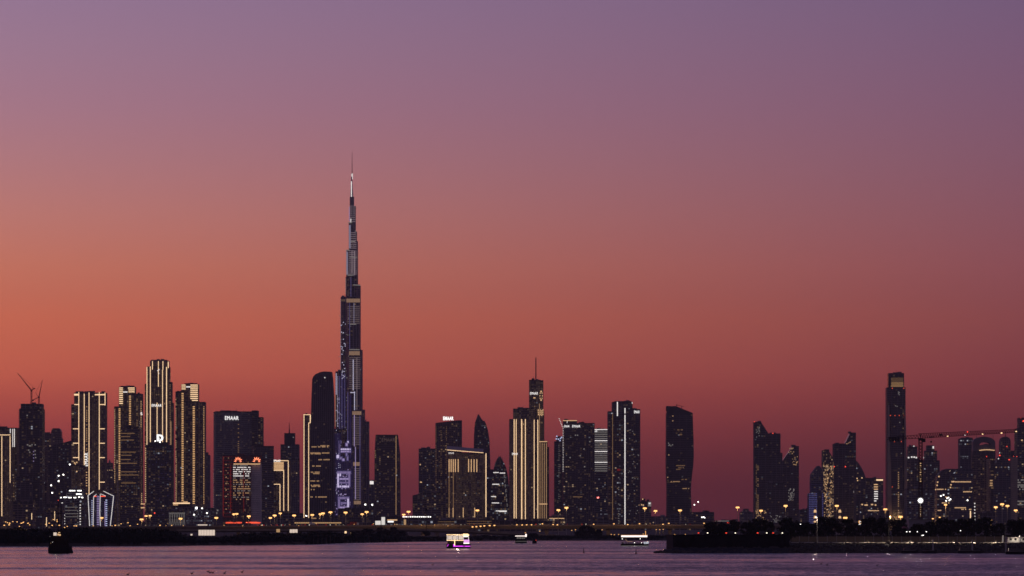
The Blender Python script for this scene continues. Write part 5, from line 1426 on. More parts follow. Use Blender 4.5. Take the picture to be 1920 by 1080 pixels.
m = MB(); m.box(X(1742, D), X(1751, D), D - .8, D + .8, Z(820.5, D), Z(818.5, D)); m.bar((X(1746, D), D, Z(820, D)), (X(1746, D), D, Z(828, D)), .06); m.ball((X(1746, D), D, Z(828.5, D)), .7, k=6, h=4); m.build('trolley_hook', M['steel'], o)
m = MB(); m.box(X(1761, D), X(1767, D), D - .6, D + .6, Z(817, D), Z(813.5, D)); m.build('hoist_motor', M['steel'], o)
m = MB(); m.box(cx - 1.5, cx + 1.5, D - 1.4, D + 1.4, zt - 1.4, zt + .2); m.bar((cx, D, zt), (cx, D, Z(813, D)), .3); m.build('slewing_head', M['steel'], o)
for px, row, mt, r in ((1776.5, 818, 'bulb', .5), (1809, 816, 'white_line', .42), (1842, 814, 'bulb', .5), (1877.5, 812, 'bulb', .6), (1911, 809, 'bulb', .5)):
    m = MB(); m.ball((X(min(px, 1905), D), D - 1, Z(row, D)), r, k=6, h=4, sz=.7); m.build('work_light', M[mt], o)
m = MB(); m.ball((X(1814, D), D, Z(809.8, D)), .45, k=6, h=4); m.build('aviation_light', M['red'], o)

# ------------------------------------------------------------------ lit signs, kiosks, minarets
def lit_box(name, px0, px1, y0, y1, D, mat, label, cat, frame=True, zb=GZ, depth=3.0, strips=0):
    x0, x1 = X(px0, D), X(px1, D)
    o = empty(name, ((x0 + x1) / 2, D, zb), label, cat)
    m = MB(); m.box(x0 - .4, x1 + .4, D + .1, D + depth, Z(y1, D) - .4, Z(y0, D) + .4)
    for x in (x0 + .3, x1 - .3): m.bar((x, D + 1, zb), (x, D + 1, Z(y1, D)), .3)
    m.build('casing', M['steel'], o)
    m = MB()
    k = max(1, strips)
    for i in range(k): m.box(x0 + (x1 - x0) * i / k + .08, x0 + (x1 - x0) * (i + 1) / k - .08, D - .1, D + .08, Z(y1, D), Z(y0, D))
    m.build('lit_panel', M[mat], o); return o
lit_box('lit_pavilion', 372, 403, 993.5, 1004, 3600, 'screen', 'bright white screen under the viaduct behind the left mangrove', 'screen', strips=6)
lit_box('lit_canopy', 370.5, 389, 983.3, 985.3, 3860, 'screen', 'thin bright white canopy light on the viaduct above the white screen', 'canopy light')
lit_box('lit_doorway', 357, 361, 1001, 1004, 3550, 'screen', 'tiny bright doorway left of the big white screen under the viaduct', 'doorway')
lit_box('lit_kiosk', 543, 558, 992.5, 999, 3600, 'screen', 'small bright kiosk under the ramp below the gold arch tower', 'kiosk', strips=3)
lit_box('lit_kiosk', 518, 525, 992, 998, 3600, 'gold_dim', 'dim amber kiosk under the ramp, left of the bright kiosk', 'kiosk')
lit_box('billboard', 703.5, 714, 976.5, 984, 3850, 'billboard', 'glowing cream billboard on the viaduct left of the white pylon sign', 'billboard')
lit_box('pylon_sign', 715, 722, 969.5, 984, 3845, 'billboard', 'upright white pylon sign below the tapered tower', 'sign')
lit_box('roof_sign', 726, 745, 974, 976, 5200, 'gold_soft', 'thin lit roof line right of the white pylon sign', 'sign')
lit_box('shop_sign', 727, 738, 976.5, 979.5, 5150, 'sign_white', 'small bright shop sign under the thin lit roof line', 'sign', strips=5)
lit_box('lit_gate', 757, 761.5, 974, 984, 4600, 'gold_dim', 'narrow amber lit gate beside the parking deck', 'gate')
lit_box('glowing_sound_barrier', 552, 640, 979.2, 981.5, 3940, 'gold_dim', 'long barrier strip glowing amber as if lamplit on the viaduct below the curved top tower', 'barrier', strips=22)  # barrier panels glow themselves in place of lamp light on them
lit_box('lit_kiosk', 646, 650, 996, 1000, 3550, 'gold', 'small orange lit booth among the trees under the supertall', 'kiosk')
lit_box('lit_kiosk', 656.5, 659, 998, 1001, 3550, 'gold_soft', 'tiny orange light box right of the small orange booth', 'kiosk')
D = 2400
o = empty('shop_sign', (X(1613, D), D, PZ), 'round orange white glowing sign on a post above the trees', 'sign')
m = MB(); m.bar((X(1613, D), D, PZ), (X(1613, D), D, Z(984, D)), .14); m.build('post', M['steel'], o)
m = MB(); m.bar((X(1613, D), D - .2, Z(979, D)), (X(1613, D), D + .3, Z(979, D)), 1.15, k=14); m.build('disc', M['sodium_low'], o)
m = MB(); m.bar((X(1612.6, D), D - .3, Z(978.6, D)), (X(1612.6, D), D, Z(978.6, D)), .5, k=10); m.box(X(1609.5, D), X(1618, D), D - .3, D, Z(983.8, D), Z(982.2, D)); m.build('lettering_panel', M['sign_white'], o)
def minaret(px, rows, D, label):
    x = X(px, D); o = empty('minaret', (x, D, PZ), label, 'minaret', 'two lit minarets')
    m = MB(); m.bar((x, D, PZ), (x, D, Z(rows[0][0], D)), .75, k=8); m.bar((x, D, Z(rows[0][0], D)), (x, D, Z(rows[0][0] - 5, D)), .7, r2=.05, k=8)
    for a, b in rows: m.bar((x, D, Z(b, D) - .4), (x, D, Z(b, D)), 1.25, k=8)
    m.build('shaft', M['beige'], o)
    for a, b in rows:
        m = MB(); m.bar((x, D, Z(b, D)), (x, D, Z(a, D)), 1.1, r2=.7, k=8); m.build('lit_gallery', M['gold_soft'], o)
minaret(1528.3, ((955, 961), (966.5, 972), (976, 979.5)), 2800, 'golden lit minaret behind the white lamp post below the violet gate building')
minaret(1574.7, ((955, 961), (967, 972)), 2800, 'golden lit minaret right of the tall lamp at the slanted peak tower')

# ------------------------------------------------------------------ trees
def leaf_quad(mb, c, s):
    n = Vector((rnd() - .5, rnd() - .5, rnd() - .5)).normalized(); u = n.orthogonal().normalized(); w = n.cross(u); a = rnd() * 6.28
    p, q = (u * math.cos(a) + w * math.sin(a)) * s, (w * math.cos(a) - u * math.sin(a)) * s * .6
    mb.face([c - p, c + q * .9, c + p, c - q])
def make_tree(seed, leafm):
    random.seed(seed)
    o = empty('broadleaf_tree', (0, 0, 0), 'tree', 'tree', 'trees on the headland')
    m = MB(); m.bar((0, 0, 0), (.15, .1, 2.6), .38, r2=.28, k=7); tips = []
    for k in range(7):
        a = k * .9 + rnd() * .5; e = Vector((2.6 * math.cos(a), 2.6 * math.sin(a), 5.0 + 2 * rnd())); m.bar((.15, .1, 2.4), e, .2, r2=.06, k=5); tips.append(e)
    m.bar((.15, .1, 2.5), (.2, -.1, 7.5), .24, r2=.06, k=6); m.build('trunk', M['bark'], o)
    m = MB(); cl = []
    for k in range(46):
        a, h = rnd() * 6.283, rnd() ** .8; rr = (4.6 * math.sqrt(max(0, 1 - (h * 1.02 - .25) ** 2 / .95))) * math.sqrt(rnd())
        cl.append(Vector((rr * math.cos(a), rr * math.sin(a), 2.2 + 7.0 * h)))
    for c in cl:
        R = .9 + .8 * rnd()
        for q in range(34):
            v = Vector((rnd() - .5, rnd() - .5, rnd() - .5)); v = v.normalized() * R * (rnd() ** .4); v.z *= .8
            leaf_quad(m, c + v, .34 + .3 * rnd())
    m.build('crown', M[leafm], o); return o
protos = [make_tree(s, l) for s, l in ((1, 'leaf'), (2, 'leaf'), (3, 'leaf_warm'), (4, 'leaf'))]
random.seed(5)
spots = [  # px, top row, width px, D
    (1342, 978, 42, 2050), (1330, 984, 26, 2030), (1378, 977, 30, 2080), (1360, 984, 30, 2040), (1405, 978, 32, 2060), (1424, 974.5, 42, 2080), (1440, 980, 28, 2050),
    (1476, 973, 34, 2100), (1494, 978, 30, 2060), (1484, 990, 16, 1840), (1513, 981, 28, 2090), (1546, 972, 36, 2060), (1562, 971, 34, 2090), (1588, 975, 32, 2050), (1607, 982, 28, 2080),
    (1630, 972, 36, 2060), (1650, 970, 34, 2090), (1676, 976, 32, 2040), (1690, 975, 26, 2090), (1721, 984, 34, 1960), (1748, 977, 30, 2090), (1765, 974, 36, 2060), (1788, 977, 32, 2080),
    (1806, 975, 30, 2040), (1826, 971, 36, 2080), (1848, 972, 32, 2050), (1872, 983, 30, 2090), (1897, 977, 30, 2060), (1912, 973, 34, 2080), (1932, 975, 34, 2050), (1960, 974, 36, 2080), (1530, 984, 30, 2030), (1710, 990, 26, 1950), (1736, 990, 24, 1955),
    (1101, 986, 34, 3250), (1118, 994, 24, 3300), (1087, 995, 22, 3280), (738, 989, 18, 3450), (728, 994, 22, 3400), (752, 996, 22, 3400), (600, 995, 34, 3300), (622, 999, 26, 3300), (798, 996, 18, 3500), (690, 992, 26, 3500), (668, 996, 26, 3400), (715, 990, 22, 3480), (908, 1003, 22, 3300), (1000, 1000, 22, 3300)]
where = {1342: 'leftmost tree of the headland', 1330: 'small tree at the left end of the headland row'}
used = {}
def near(px, D, row):
    refs = [(1330, 'the left end of the quay wall'), (1383, 'the lone tall lamp'), (1427, 'the left foot of the slanted twin tower'), (1473, 'the lamp at the right half of the slanted twin tower'), (1528, 'the left minaret'), (1553, 'the amber lit tower'), (1585, 'the right minaret'), (1613, 'the round orange sign'),
            (1640, 'the lit office block'), (1681, 'the tall shaft'), (1726, 'the white floodlight'), (1773, 'the long poled lamp'), (1812, 'the square blue tower'), (1845, 'the eye tower'), (1882, 'the pointed arch tower'), (1925, 'the right picture edge'),
            (1101, 'the gap between broad lettered and striped tower'), (738, 'the tapered tower'), (690, 'the white podium lamps'), (600, 'the curved top tower'), (640, 'the supertall'), (798, 'the plain dim tower'), (908, 'the gold ribbed tower'), (1000, 'the masted gold tower')]
    return min(refs, key=lambda r: abs(r[0] - px))[1]
for i, (px, row, wpx, D) in enumerate(spots):
    z0 = PZ if D < 2900 else GZ
    h = Z(row, D) - z0; w = wpx * D / F
    size = 'tall' if h > 13 else ('middling' if h > 9.5 else 'low')
    lab = f'{size} dark {"broad" if w > 8.6 else "narrow"} tree silhouette below {near(px, D, row)}'
    used[lab] = used.get(lab, 0) + 1
    if used[lab] > 1: lab = lab.replace('silhouette', ('silhouette, a little further right,' if used[lab] == 2 else 'silhouette, rightmost of its clump,'))
    p = protos[i % 4]
    t = p if i < 4 else copy_tree(p, (0, 0, 0))
    t.location = (X(px, D), D, z0); t['label'] = lab
    if D > 2900: t['group'] = 'trees before the viaduct'
    t.rotation_euler = (0, 0, rnd() * 6.28); t.scale = (w / 9.6, w / 9.6, h / 9.4)
# one palm
D = 3500; x = X(799, D)
o = empty('palm_tree', (x, D, GZ), 'lone dark palm with bushy head before the parking deck', 'palm tree')
m = MB(); m.bar((x, D, GZ), (x + .3, D, Z(957, D)), .4, r2=.25, k=7); m.build('trunk', M['bark'], o)
m = MB(); top = Vector((x + .3, D, Z(956, D)))
for k in range(26):
    a, up = rnd() * 6.283, rnd() * 1.9 - .5; d = Vector((math.cos(a), math.sin(a), 0)); p = top; s = Vector((-d.y, d.x, 0)) * .28; v = Vector((d.x, d.y, up)).normalized()
    for q in range(4):
        n_ = p + v * .75; m.face([p - s, p + s, n_ + s * .8, n_ - s * .8]); p = n_; v = (v + Vector((0, 0, -.33))).normalized(); s = s * .85
m.build('crown', M['leaf'], o)

# mangrove along the left and middle shore, one dense mass
random.seed(9)
tops = [(-700, 991), (0, 991), (60, 989.5), (110, 993), (150, 988.5), (185, 990), (210, 991.5), (235, 990), (300, 991), (322, 993), (338, 1000), (356, 1006.5), (400, 1007), (445, 1004), (466, 998.5), (492, 997.5), (520, 999.5), (545, 1000.5), (580, 997.5), (615, 996), (640, 1000), (690, 1001), (720, 1000), (760, 1003.5), (785, 1006.5), (860, 1006), (960, 1004.5), (1060, 1004), (1120, 1003.5), (1250, 1004), (1420, 1004)]
def lerp_tab(tab, x):
    for (a, b), (c, d) in zip(tab, tab[1:]):
        if a <= x <= c: return b + (d - b) * (x - a) / (c - a)
    return tab[-1][1]
m, core = MB(), MB()
px = -600.0
while px < 1400:
    D0 = Drow(lerp_tab(shore, px)); k = D0 / F
    for dep in range(4):
        D = D0 + 5 + dep * 14 + 8 * rnd(); pj = px + 8 * rnd()
        hgt = max(1.5, Z(lerp_tab(tops, pj), D0 + 40) - .3) * (1 if dep > 0 else .72) * (.86 + .16 * rnd())
        for q in range(int(7 + hgt * 1.6)):
            c = Vector((X(pj, D) + (rnd() - .5) * 4, D + (rnd() - .5) * 6, .3 + (hgt - .3) * rnd() ** .7))
            for l in range(7): leaf_quad(m, c + Vector((rnd() - .5, rnd() - .5, (rnd() - .5) * .7)) * 2.2, .42 + .3 * rnd())
    hc = max(1.0, (Z(lerp_tab(tops, px + 4), D0 + 40)) * .8)
    x0, x1 = X(px - .5, D0), X(px + 8.5, D0)
    hc *= .85 + .2 * rnd()
    core.solid([(x0, D0 + 14, .2), (x1, D0 + 14, .2), (x1, D0 + 56, .2), (x0, D0 + 56, .2)], [(x0, D0 + 22, hc), (x1, D0 + 22, hc), (x1, D0 + 50, hc), (x0, D0 + 50, hc)])
    px += 8
n0 = len(m.v); m.v += core.v; m.f += [tuple(i + n0 for i in f) for f in core.f]; m.m += core.m
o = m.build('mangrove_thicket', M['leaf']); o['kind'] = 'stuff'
# ground cover under the headland trees
m = MB()
for i in range(2600):
    px = 1300 + 660 * rnd(); D = 1905 + 140 * rnd(); c = Vector((X(px, D), D, PZ + .2 + 2.2 * rnd() ** 1.6))
    for l in range(4): leaf_quad(m, c + Vector((rnd() - .5, rnd() - .5, rnd() * .6)) * 1.6, .35 + .3 * rnd())
o = m.build('headland_undergrowth', M['leaf']); o['kind'] = 'stuff'

# ------------------------------------------------------------------ headland furniture
D = 1862
o = empty('boundary_wall', (X(1680, D), D, PZ), 'long beige panelled boundary wall behind the promenade on the right', 'wall')
px = 1482.0; i = 0
pm = MB(); pm.box(X(0, D), X(16.6, D), D, D + .3, PZ - .1, Z(1006, D)); 
proto = None
while px < 1990:
    if proto is None:
        pm = MB(); pm.box(X(px, D), X(px + 16.6, D), D, D + .25, PZ - .1, Z(1006, D)); pm.box(X(px + 1, D), X(px + 15.6, D), D - .06, D, PZ + .3, Z(1007.4, D)); proto = pm.build('panel', M['hoarding'], o); base = px
    else:
        c = proto.copy(); C.objects.link(c); c.location = (X(px, D) - X(base, D), 0, 0.12 * (rnd() - .5))
    m = MB(); m.box(X(px + 16.6, D), X(px + 17.4, D), D - .15, D + .35, PZ - .1, Z(1005, D)); m.build('post', M['concrete'], o)
    px += 17.4
m = MB(); D = 1757.8
m.box(X(1480, D), X(1990, D), D, D + .5, PZ - .05, PZ + .22)
structure(m.build('promenade_kerb', M['kerb']))
def promenade_lamp(px, row, D, label, glow, power, zb=PZ, white=True):
    x, z = X(px, D), Z(row, D)
    o = empty('promenade_lamp', (x, D, zb), label, 'lamp post', 'lamp posts on the promenade')
    m = MB(); m.bar((x, D, zb), (x, D, z), .13, r2=.08, k=8); m.bar((x, D, z), (x - .5, D - .8, z + .12), .05, k=5); m.build('pole', M['concrete' if glow else 'steel'], o)
    m = MB(); m.ball((x - .5, D - .9, z + .02), .42 if glow else .2, k=8, h=5, sz=.5); m.build('lamp_head', M['lamp_white' if glow else 'steel'], o)
    if power: point('lamp_light', (x - .5, D - 1.1, z - .6), power, (1, .8, .55), .15, o)
promenade_lamp(1532, 970, 1764, 'white lit lamp post with bright head below the violet gate building', True, 900)
promenade_lamp(1666.5, 962, 1764, 'thin dark unlit lamp post left of the tall shaft foot', False, 0)
promenade_lamp(1885, 976, 1764, 'thin dark unlit lamp post near the white dock cabin', False, 0)
for px, w_ in ((1585, 120), (1625, 300), (1665, 500), (1705, 550), (1745, 500), (1785, 450), (1825, 550), (1865, 500)):
    x = X(px, 1764); o = empty('added_bollard_light', (x, 1759, PZ), 'one of the low bollard lights added to brighten the promenade kerb', 'bollard light', 'bollard lights along the promenade')
    m = MB(); m.bar((x, 1759, PZ), (x, 1759, PZ + 1.0), .12, k=8); m.build('post', M['steel'], o)
    m = MB(); m.bar((x, 1759, PZ + 1.0), (x, 1759, PZ + 1.15), .14, k=8); m.build('lens', M['gold_dim'], o)
    point('lamp_light', (x, 1757.2, PZ + 1.5), w_ * 2.6, (1, .8, .58), .2, o)  # bollards added to brighten the kerb and the rocks below
for px, y0, y1, lab in ((1749.5, 1013, 1031, 'dark mooring pile left of the moored boats below the floodlight'), (1823, 1013, 1031, 'pale mooring pile between two moored boats'), (1886, 1008, 1042, 'thick dark mooring pile beside the boat at the right edge')):
    D = 1702; m = MB(); m.bar((X(px, D), D, -.6), (X(px, D), D, Z(y0, D)), .36, k=10); m.bar((X(px, D), D, Z(y0, D)), (X(px, D), D, Z(y0 - 2, D)), .40, r2=.05, k=10)
    o = m.build('mooring_pile', M['concrete']); o['label'] = lab; o['category'] = 'pile'; o['group'] = 'mooring piles'
for px, y0, y1, lab in ((1880.5, 1004, 1016, 'pale upright post with lit top left of the dock cabin'), (1913, 1004, 1020, 'bright white upright post right of the dock cabin')):
    D = 1775; o = empty('dock_post', (X(px, D), D, PZ), lab, 'post', 'pale dock posts'); m = MB(); m.box(X(px - 1.3, D), X(px + 1.3, D), D, D + .6, PZ, Z(y0, D)); m.build('post', M['white_paint'], o)
    m = MB(); m.box(X(px - .8, D), X(px + .8, D), D - .05, D - .01, PZ + .6, Z(y0 + 1, D)); m.build('glow_face', M['white_dim'], o)  # thin glowing sheet stands in for light on the white post
D = 1780; o = empty('dock_cabin', (X(1900, D), D, PZ), 'low pale lit cabin on the promenade near the right picture edge', 'cabin')
m = MB(); m.box(X(1890, D), X(1926, D), D, D + 4, PZ, Z(1009, D)); m.build('wall', M['white_paint'], o)
m = MB(); m.box(X(1889, D), X(1927, D), D - .5, D + 4.5, Z(1009, D), Z(1007.5, D)); m.build('roof', M['concrete'], o)
for a in (1893, 1902, 1917):
    m = MB(); m.box(X(a, D), X(a + 4, D), D - .05, D + .02, PZ + 1.1, PZ + 2.1); m.build('window', M['glass'], o)
point('lamp_light', (X(1904, D), D - 2, Z(1006, D)), 330, (1, .85, .65), .3, o)
# shed behind the trees
D = 2150; o = empty('slate_shed', (X(1725, D), D, PZ), 'flat roofed slate grey shed among the trees under the floodlight', 'building')
m = MB(); m.box(X(1704, D), X(1747, D), D, D + 14, PZ, Z(974, D)); m.build('wall', M['grey_wall'], o); m = MB(); m.box(X(1703.4, D), X(1747.6, D), D - .4, D + 14.4, Z(974, D), Z(973, D)); m.build('roof', M['dark_wall'], o)
D = 2000; o = empty('tent_canopy', (X(1698, D), D, PZ), 'small reddish pointed canopy among the trees below the tall shaft', 'canopy')
m = MB(); m.solid([(X(1692, D), D, Z(990.5, D)), (X(1704, D), D, Z(990.5, D)), (X(1704, D), D + 4, Z(990.5, D)), (X(1692, D), D + 4, Z(990.5, D))], [(X(1694, D), D + 1.9, Z(986, D)), (X(1695, D), D + 1.9, Z(986, D)), (X(1695, D), D + 2.1, Z(986, D)), (X(1694, D), D + 2.1, Z(986, D))]); m.build('roof', M['red_wall'], o)
m = MB()
for a in (1692.4, 1703.6):
    for q in (.2, 3.8): m.bar((X(a, D), D + q, PZ), (X(a, D), D + q, Z(990, D)), .08)
m.build('poles', M['steel'], o)
for px, row, D in ((1700, 997, 1900), (1706, 997, 1900), (1720, 997, 1900), (1737, 997, 1900), (1501, 983, 2000), (1801, 995, 1900), (1729, 1004, 1880), (1731, 1003.6, 1880)):
    x = X(px, D); o = empty('garden_lamp', (x, D, PZ), 'one of the small white garden lamps among the dark headland trees', 'garden lamp', 'garden lamps among the trees')
    m = MB(); m.bar((x, D, PZ), (x, D, Z(row, D)), .06, k=6); m.build('post', M['steel'], o); m = MB(); m.ball((x, D, Z(row, D)), .22, k=6, h=4); m.build('globe', M['lamp_white'], o)

# ------------------------------------------------------------------ cars
def make_car():
    o = empty('car', (0, 0, 0), 'car', 'car', 'cars on the viaduct')
    m = MB(); m.box(-2.2, 2.2, -.9, .9, .35, .95); m.solid([(-1.5, -.82, .95), (1.6, -.82, .95), (1.6, .82, .95), (-1.5, .82, .95)], [(-.9, -.68, 1.5), (1.0, -.68, 1.5), (1.0, .68, 1.5), (-.9, .68, 1.5)]); m.build('body', M['car_dark'], o)
    for x in (-1.4, 1.4):
        for y in (-.92, .72): m = MB(); m.bar((x, y, .34), (x, y + .2, .34), .34, k=10); m.build('wheel', M['rubber'], o)
    for y in (-.95, .55):
        m = MB(); m.box(2.15, 2.3, y, y + .4, .62, .92); m.build('headlight', M['head'], o)
        m = MB(); m.box(-2.3, -2.15, y, y + .4, .62, .92); m.build('taillight', M['tail'], o)
    m = MB(); m.box(-2.25, -1.7, -.97, -.9, .62, .92); m.build('taillight', M['tail'], o)
    m = MB(); m.box(1.8, 2.25, -.97, -.9, .62, .92); m.build('headlight', M['head'], o)
    return o
car = make_car(); first = True
for px in (487, 497, 504, 512, 523, 533, 538, 575, 615, 640, 648, 701, 711, 868, 876, 884, 1009, 1060, 1095, 1216, 1290, 1340, 560, 590):
    o = car if first else copy_tree(car, (0, 0, 0)); first = False
    z = 11.4 + (12.0 - 11.4) * min(1, max(0, (px - 480) / 280)) + (.4 * min(1, max(0, (px - 760) / 490)))
    o.location = (X(px, DV), DV + 3.5 + 7 * (px % 3) / 2, z + .02); o.rotation_euler = (0, 0, 0 if px % 2 else math.pi); o['label'] = 'one of the small dark cars with red and white lights driving along the viaduct'
for px, lab in ((1429, 'car with glowing lights parked under the trees left of the slanted twin tower'), (1458, 'car with lights on parked below the right half of the slanted twin tower'), (1500, 'car with lights on parked between quay wall end and left minaret'), (1509, 'white lit car right beside another under the trees by the left minaret'), (1318, 'car at the left end of the quay wall top'), (1643, 'car with lights on behind the boundary wall below the lit office block'), (1370, 'car parked below the lone tall lamp on the headland')):
    o = copy_tree(car, (X(px, 1880), 1880, PZ if px > 1480 else 7.85), lab); o['group'] = 'cars parked on the headland'
    if px < 1480: o.location = (X(px, 1770), 1770, 7.82)
for px0, px1, mt, lab in ((656, 673, 'car_red', 'long red truck on the viaduct right of the supertall foot'), (580, 590, 'car_white', 'pale box truck on the viaduct below the curved top tower')):
    D = DV + 9; x0, x1 = X(px0, D), X(px1, D); z = 11.7
    o = empty('truck', ((x0 + x1) / 2, D, z), lab, 'truck'); m = MB(); m.box(x0, x1 - 2.2, D - 1.2, D + 1.2, z + 1, z + 3.7); m.build('box_body', M[mt], o)
    m = MB(); m.box(x1 - 2.0, x1, D - 1.15, D + 1.15, z + .6, z + 2.9); m.build('cab', M['car_white'], o)
    for k in range(4):
        xx = x0 + 1.2 + (x1 - x0 - 2.4) * k / 3; m = MB(); m.bar((xx, D - 1.25, z + .5), (xx, D - .95, z + .5), .5, k=10); m.build('wheel', M['rubber'], o)
    m = MB(); m.box(x0 - .06, x0, D - 1.1, D + 1.1, z + 1.1, z + 1.4); m.build('taillight', M['tail'], o)

# ------------------------------------------------------------------ boats and buoys
def hull(mb, x0, x1, y0, half, zdeck, bow=1, sheer=.5, zk=-.4, n=9, flare=.82):
    """lofted hull from stern to bow along x (bow=1: bow at x1)"""
    secs = []
    for i in range(n + 1):
        u = i / n; x = x0 + (x1 - x0) * u; v = u if bow > 0 else 1 - u
        w = half * (1 if v < .55 else math.sqrt(max(0.004, 1 - ((v - .55) / .45) ** 2))) * (1 - .15 * (1 - v) ** 3)
        zt = zdeck + sheer * max(0, v - .45) ** 2 * 3
        over = .0 if v < .9 else 0
        secs.append([(x, y0 - w, zt), (x, y0 - w * flare, (zt + zk) * .4), (x, y0 - w * .45, zk), (x, y0 + w * .45, zk), (x, y0 + w * flare, (zt + zk) * .4), (x, y0 + w, zt)])
    for a, b in zip(secs, secs[1:]):
        for k in range(5): mb.face([a[k], b[k], b[k + 1], a[k + 1]])
        mb.face([a[5], b[5], b[0], a[0]])
    mb.face(secs[0]); mb.face(list(reversed(secs[-1])))

# bright two deck cruise boat
D = 2070; b0 = X(836, D)
P = lambda px: X(px, D)
R = lambda py: Z(py, D)
o = empty('cruise_boat', (X(858, D), D, 0), 'dazzling two deck cruise boat with warm bulbs and magenta waterline lights', 'boat', 'boats on the creek')
m = MB(); hull(m, P(837), P(882), D + 2, 2.2, R(1020), 1, .3); m.build('hull', M['black_hull'], o)
m = MB(); m.box(P(839), P(869), D + .5, D + 3.6, R(1020) - .05, R(1014.5)); m.build('saloon', M['wood'], o)
for k in range(5):
    m = MB(); a = 841 + k * 5.4; m.box(P(a), P(a + 4.2), D + .42, D + .5, R(1018.6), R(1016)); m.build('window', M['glass'], o)
m = MB(); m.box(P(837.5), P(881), D - .2, D + 4.2, R(1013.6), R(1013)); m.build('upper_deck', M['white_paint'], o)
m = MB(); m.box(P(837), P(880), D - .4, D + 4.4, R(1003.6), R(1002.4)); m.build('canopy', M['white_paint'], o)
for a in (838.5, 847.5, 857.5, 868.5, 878.5):
    m = MB(); m.box(P(a) - .09, P(a) + .09, D - .2, D, R(1013), R(1003.6)); m.build('canopy_post', M['bulb_white'], o)
for a, b in ((840, 846.5), (849, 856.3), (859.5, 867.5)):
    m = MB(); m.box(P(a), P(b), D + .3, D + .36, R(1011.8), R(1004.6)); m.build('lit_saloon_window', M['screen'], o)
m = MB(); m.box(P(869.5), P(877), D + .3, D + .36, R(1007), R(1004.4)); m.build('lit_saloon_window', M['bulb_white'], o)
m = MB(); m.box(P(837.5), P(869), D - .25, D - .12, R(1013.7), R(1012.7)); m.build('deck_light_rope', M['bulb'], o)
m = MB()
for k in range(22): m.ball((P(838 + k * 1.95), D - .45, R(1002.4 + (.7 if k % 2 else 0))), .24, k=6, h=4)
m.build('canopy_bulbs', M['bulb'], o)
m = MB(); m.box(P(868), P(878), D - .5, D - .4, R(1005.2), R(1000.8)); m.build('lit_name_board', M['bulb'], o)
m = MB(); m.box(P(869.5), P(880), D - .3, D - .2, R(1017.5), R(1011.8)); m.build('pink_side_screen', M['magenta_soft'] if 'magenta_soft' in M else M['led'], o)
m = MB(); m.box(P(869), P(880), D - .34, D - .22, R(1019.4), R(1017.7)); m.build('lit_step', M['bulb_white'], o)
m = MB(); m.box(P(851.7), P(853.2), D - .3, D - .2, R(1023), R(1012)); m.build('gangway_light', M['bulb'], o)
m = MB(); m.box(P(852), P(869), D - .42, D - .3, R(1024.8), R(1023.4)); m.build('magenta_waterline', M['magenta'], o)
m = MB(); m.box(P(871), P(881.5), D - .5, D - .36, R(1024.8), R(1023.6)); m.build('magenta_waterline', M['magenta'], o)
m = MB(); m.bar((P(838.5), D - .3, R(1024.6)), (P(840.8), D - .3, R(1020.5)), .14); m.build('magenta_waterline', M['magenta'], o)
m = MB(); m.box(P(850), P(852), D - .3, D - .22, R(1025), R(1020.5)); m.build('magenta_waterline', M['magenta'], o)
point('boat_glow_light', (P(858), D - 2.5, R(1006)), 700, (1, .8, .6), .5, o)  # added point light off the hull, kept for its glint on the water

# ferry with white canopy
D = 2280
o = empty('ferry', (X(1190, D), D, 0), 'open ferry under a brilliant white canopy with dark seats and glowing bow', 'boat', 'boats on the creek')
m = MB(); hull(m, P(1164), P(1216.5), D + 1.8, 2.1, R(1019.5), 1, .9); m.build('hull', M['black_hull'], o)
m = MB(); m.solid([(P(1207.5), D - .1, R(1020)), (P(1216), D + 1.4, R(1019.4)), (P(1216), D + 2.2, R(1019.4)), (P(1207.5), D + 3.7, R(1020))], [(P(1207), D - .3, R(1016)), (P(1217.2), D + 1.4, R(1015.4)), (P(1217.2), D + 2.2, R(1015.4)), (P(1207), D + 3.9, R(1016))]); m.build('bow_bulwark', M['bow_glow'], o)
m = MB(); m.box(P(1164.5), P(1214), D - .3, D + 3.9, R(1005.6), R(1004)); m.build('canopy', M['white_paint'], o)
m = MB(); m.box(P(1165), P(1213.5), D - .42, D - .31, R(1007.0), R(1004.1)); m.build('canopy_light', M['bulb_white'], o)
m = MB()
for k in range(24): m.ball((P(1165 + k * 2.1), D - .2, R(1003.3)), .17, k=6, h=4)
m.build('canopy_bulbs', M['sodium_low'], o)
for a in (1168, 1178, 1190, 1200, 1210):
    m = MB(); m.bar((P(a), D, R(1019.5)), (P(a), D, R(1006)), .09, k=6); m.build('canopy_post', M['steel'], o)
for k in range(7):
    a = 1173 + k * 4.4; m = MB(); m.box(P(a), P(a + 2), D + .4, D + 3, R(1019.5), R(1017.3)); m.box(P(a), P(a + .5), D + .4, D + 3, R(1017.3), R(1014.8)); m.build('seat', M['car_dark'], o)
m = MB(); m.box(P(1166), P(1169.5), D, D + 3.4, R(1019.5), R(1016.5)); m.build('engine_box', M['beige'], o)
m = MB(); m.bar((P(1172), D - .05, R(1010.5)), (P(1176.5), D - .05, R(1015.3)), .1); m.bar((P(1176.5), D - .05, R(1015.3)), (P(1186), D - .05, R(1015.3)), .1); m.build('handrail', M['gold_dim'], o)
for a, y in ((1167, 1010.5), (1200.5, 1010.3), (1189.7, 1017.5), (1203, 1017.6)):
    m = MB(); m.ball((P(a), D - .3, R(y)), .2, k=6, h=4); m.build('deck_lamp', M['lamp_white'], o)
m = MB(); m.bar((P(1210.5), D + 1, R(1004)), (P(1210.5), D + 1, R(995.5)), .18, k=6); m.build('signal_mast', M['sodium_low'], o)
m = MB(); m.box(P(1164.5), P(1216), D - .46, D - .36, R(1023.9), R(1023.2)); m.build('waterline_light', M['white_dim'], o)
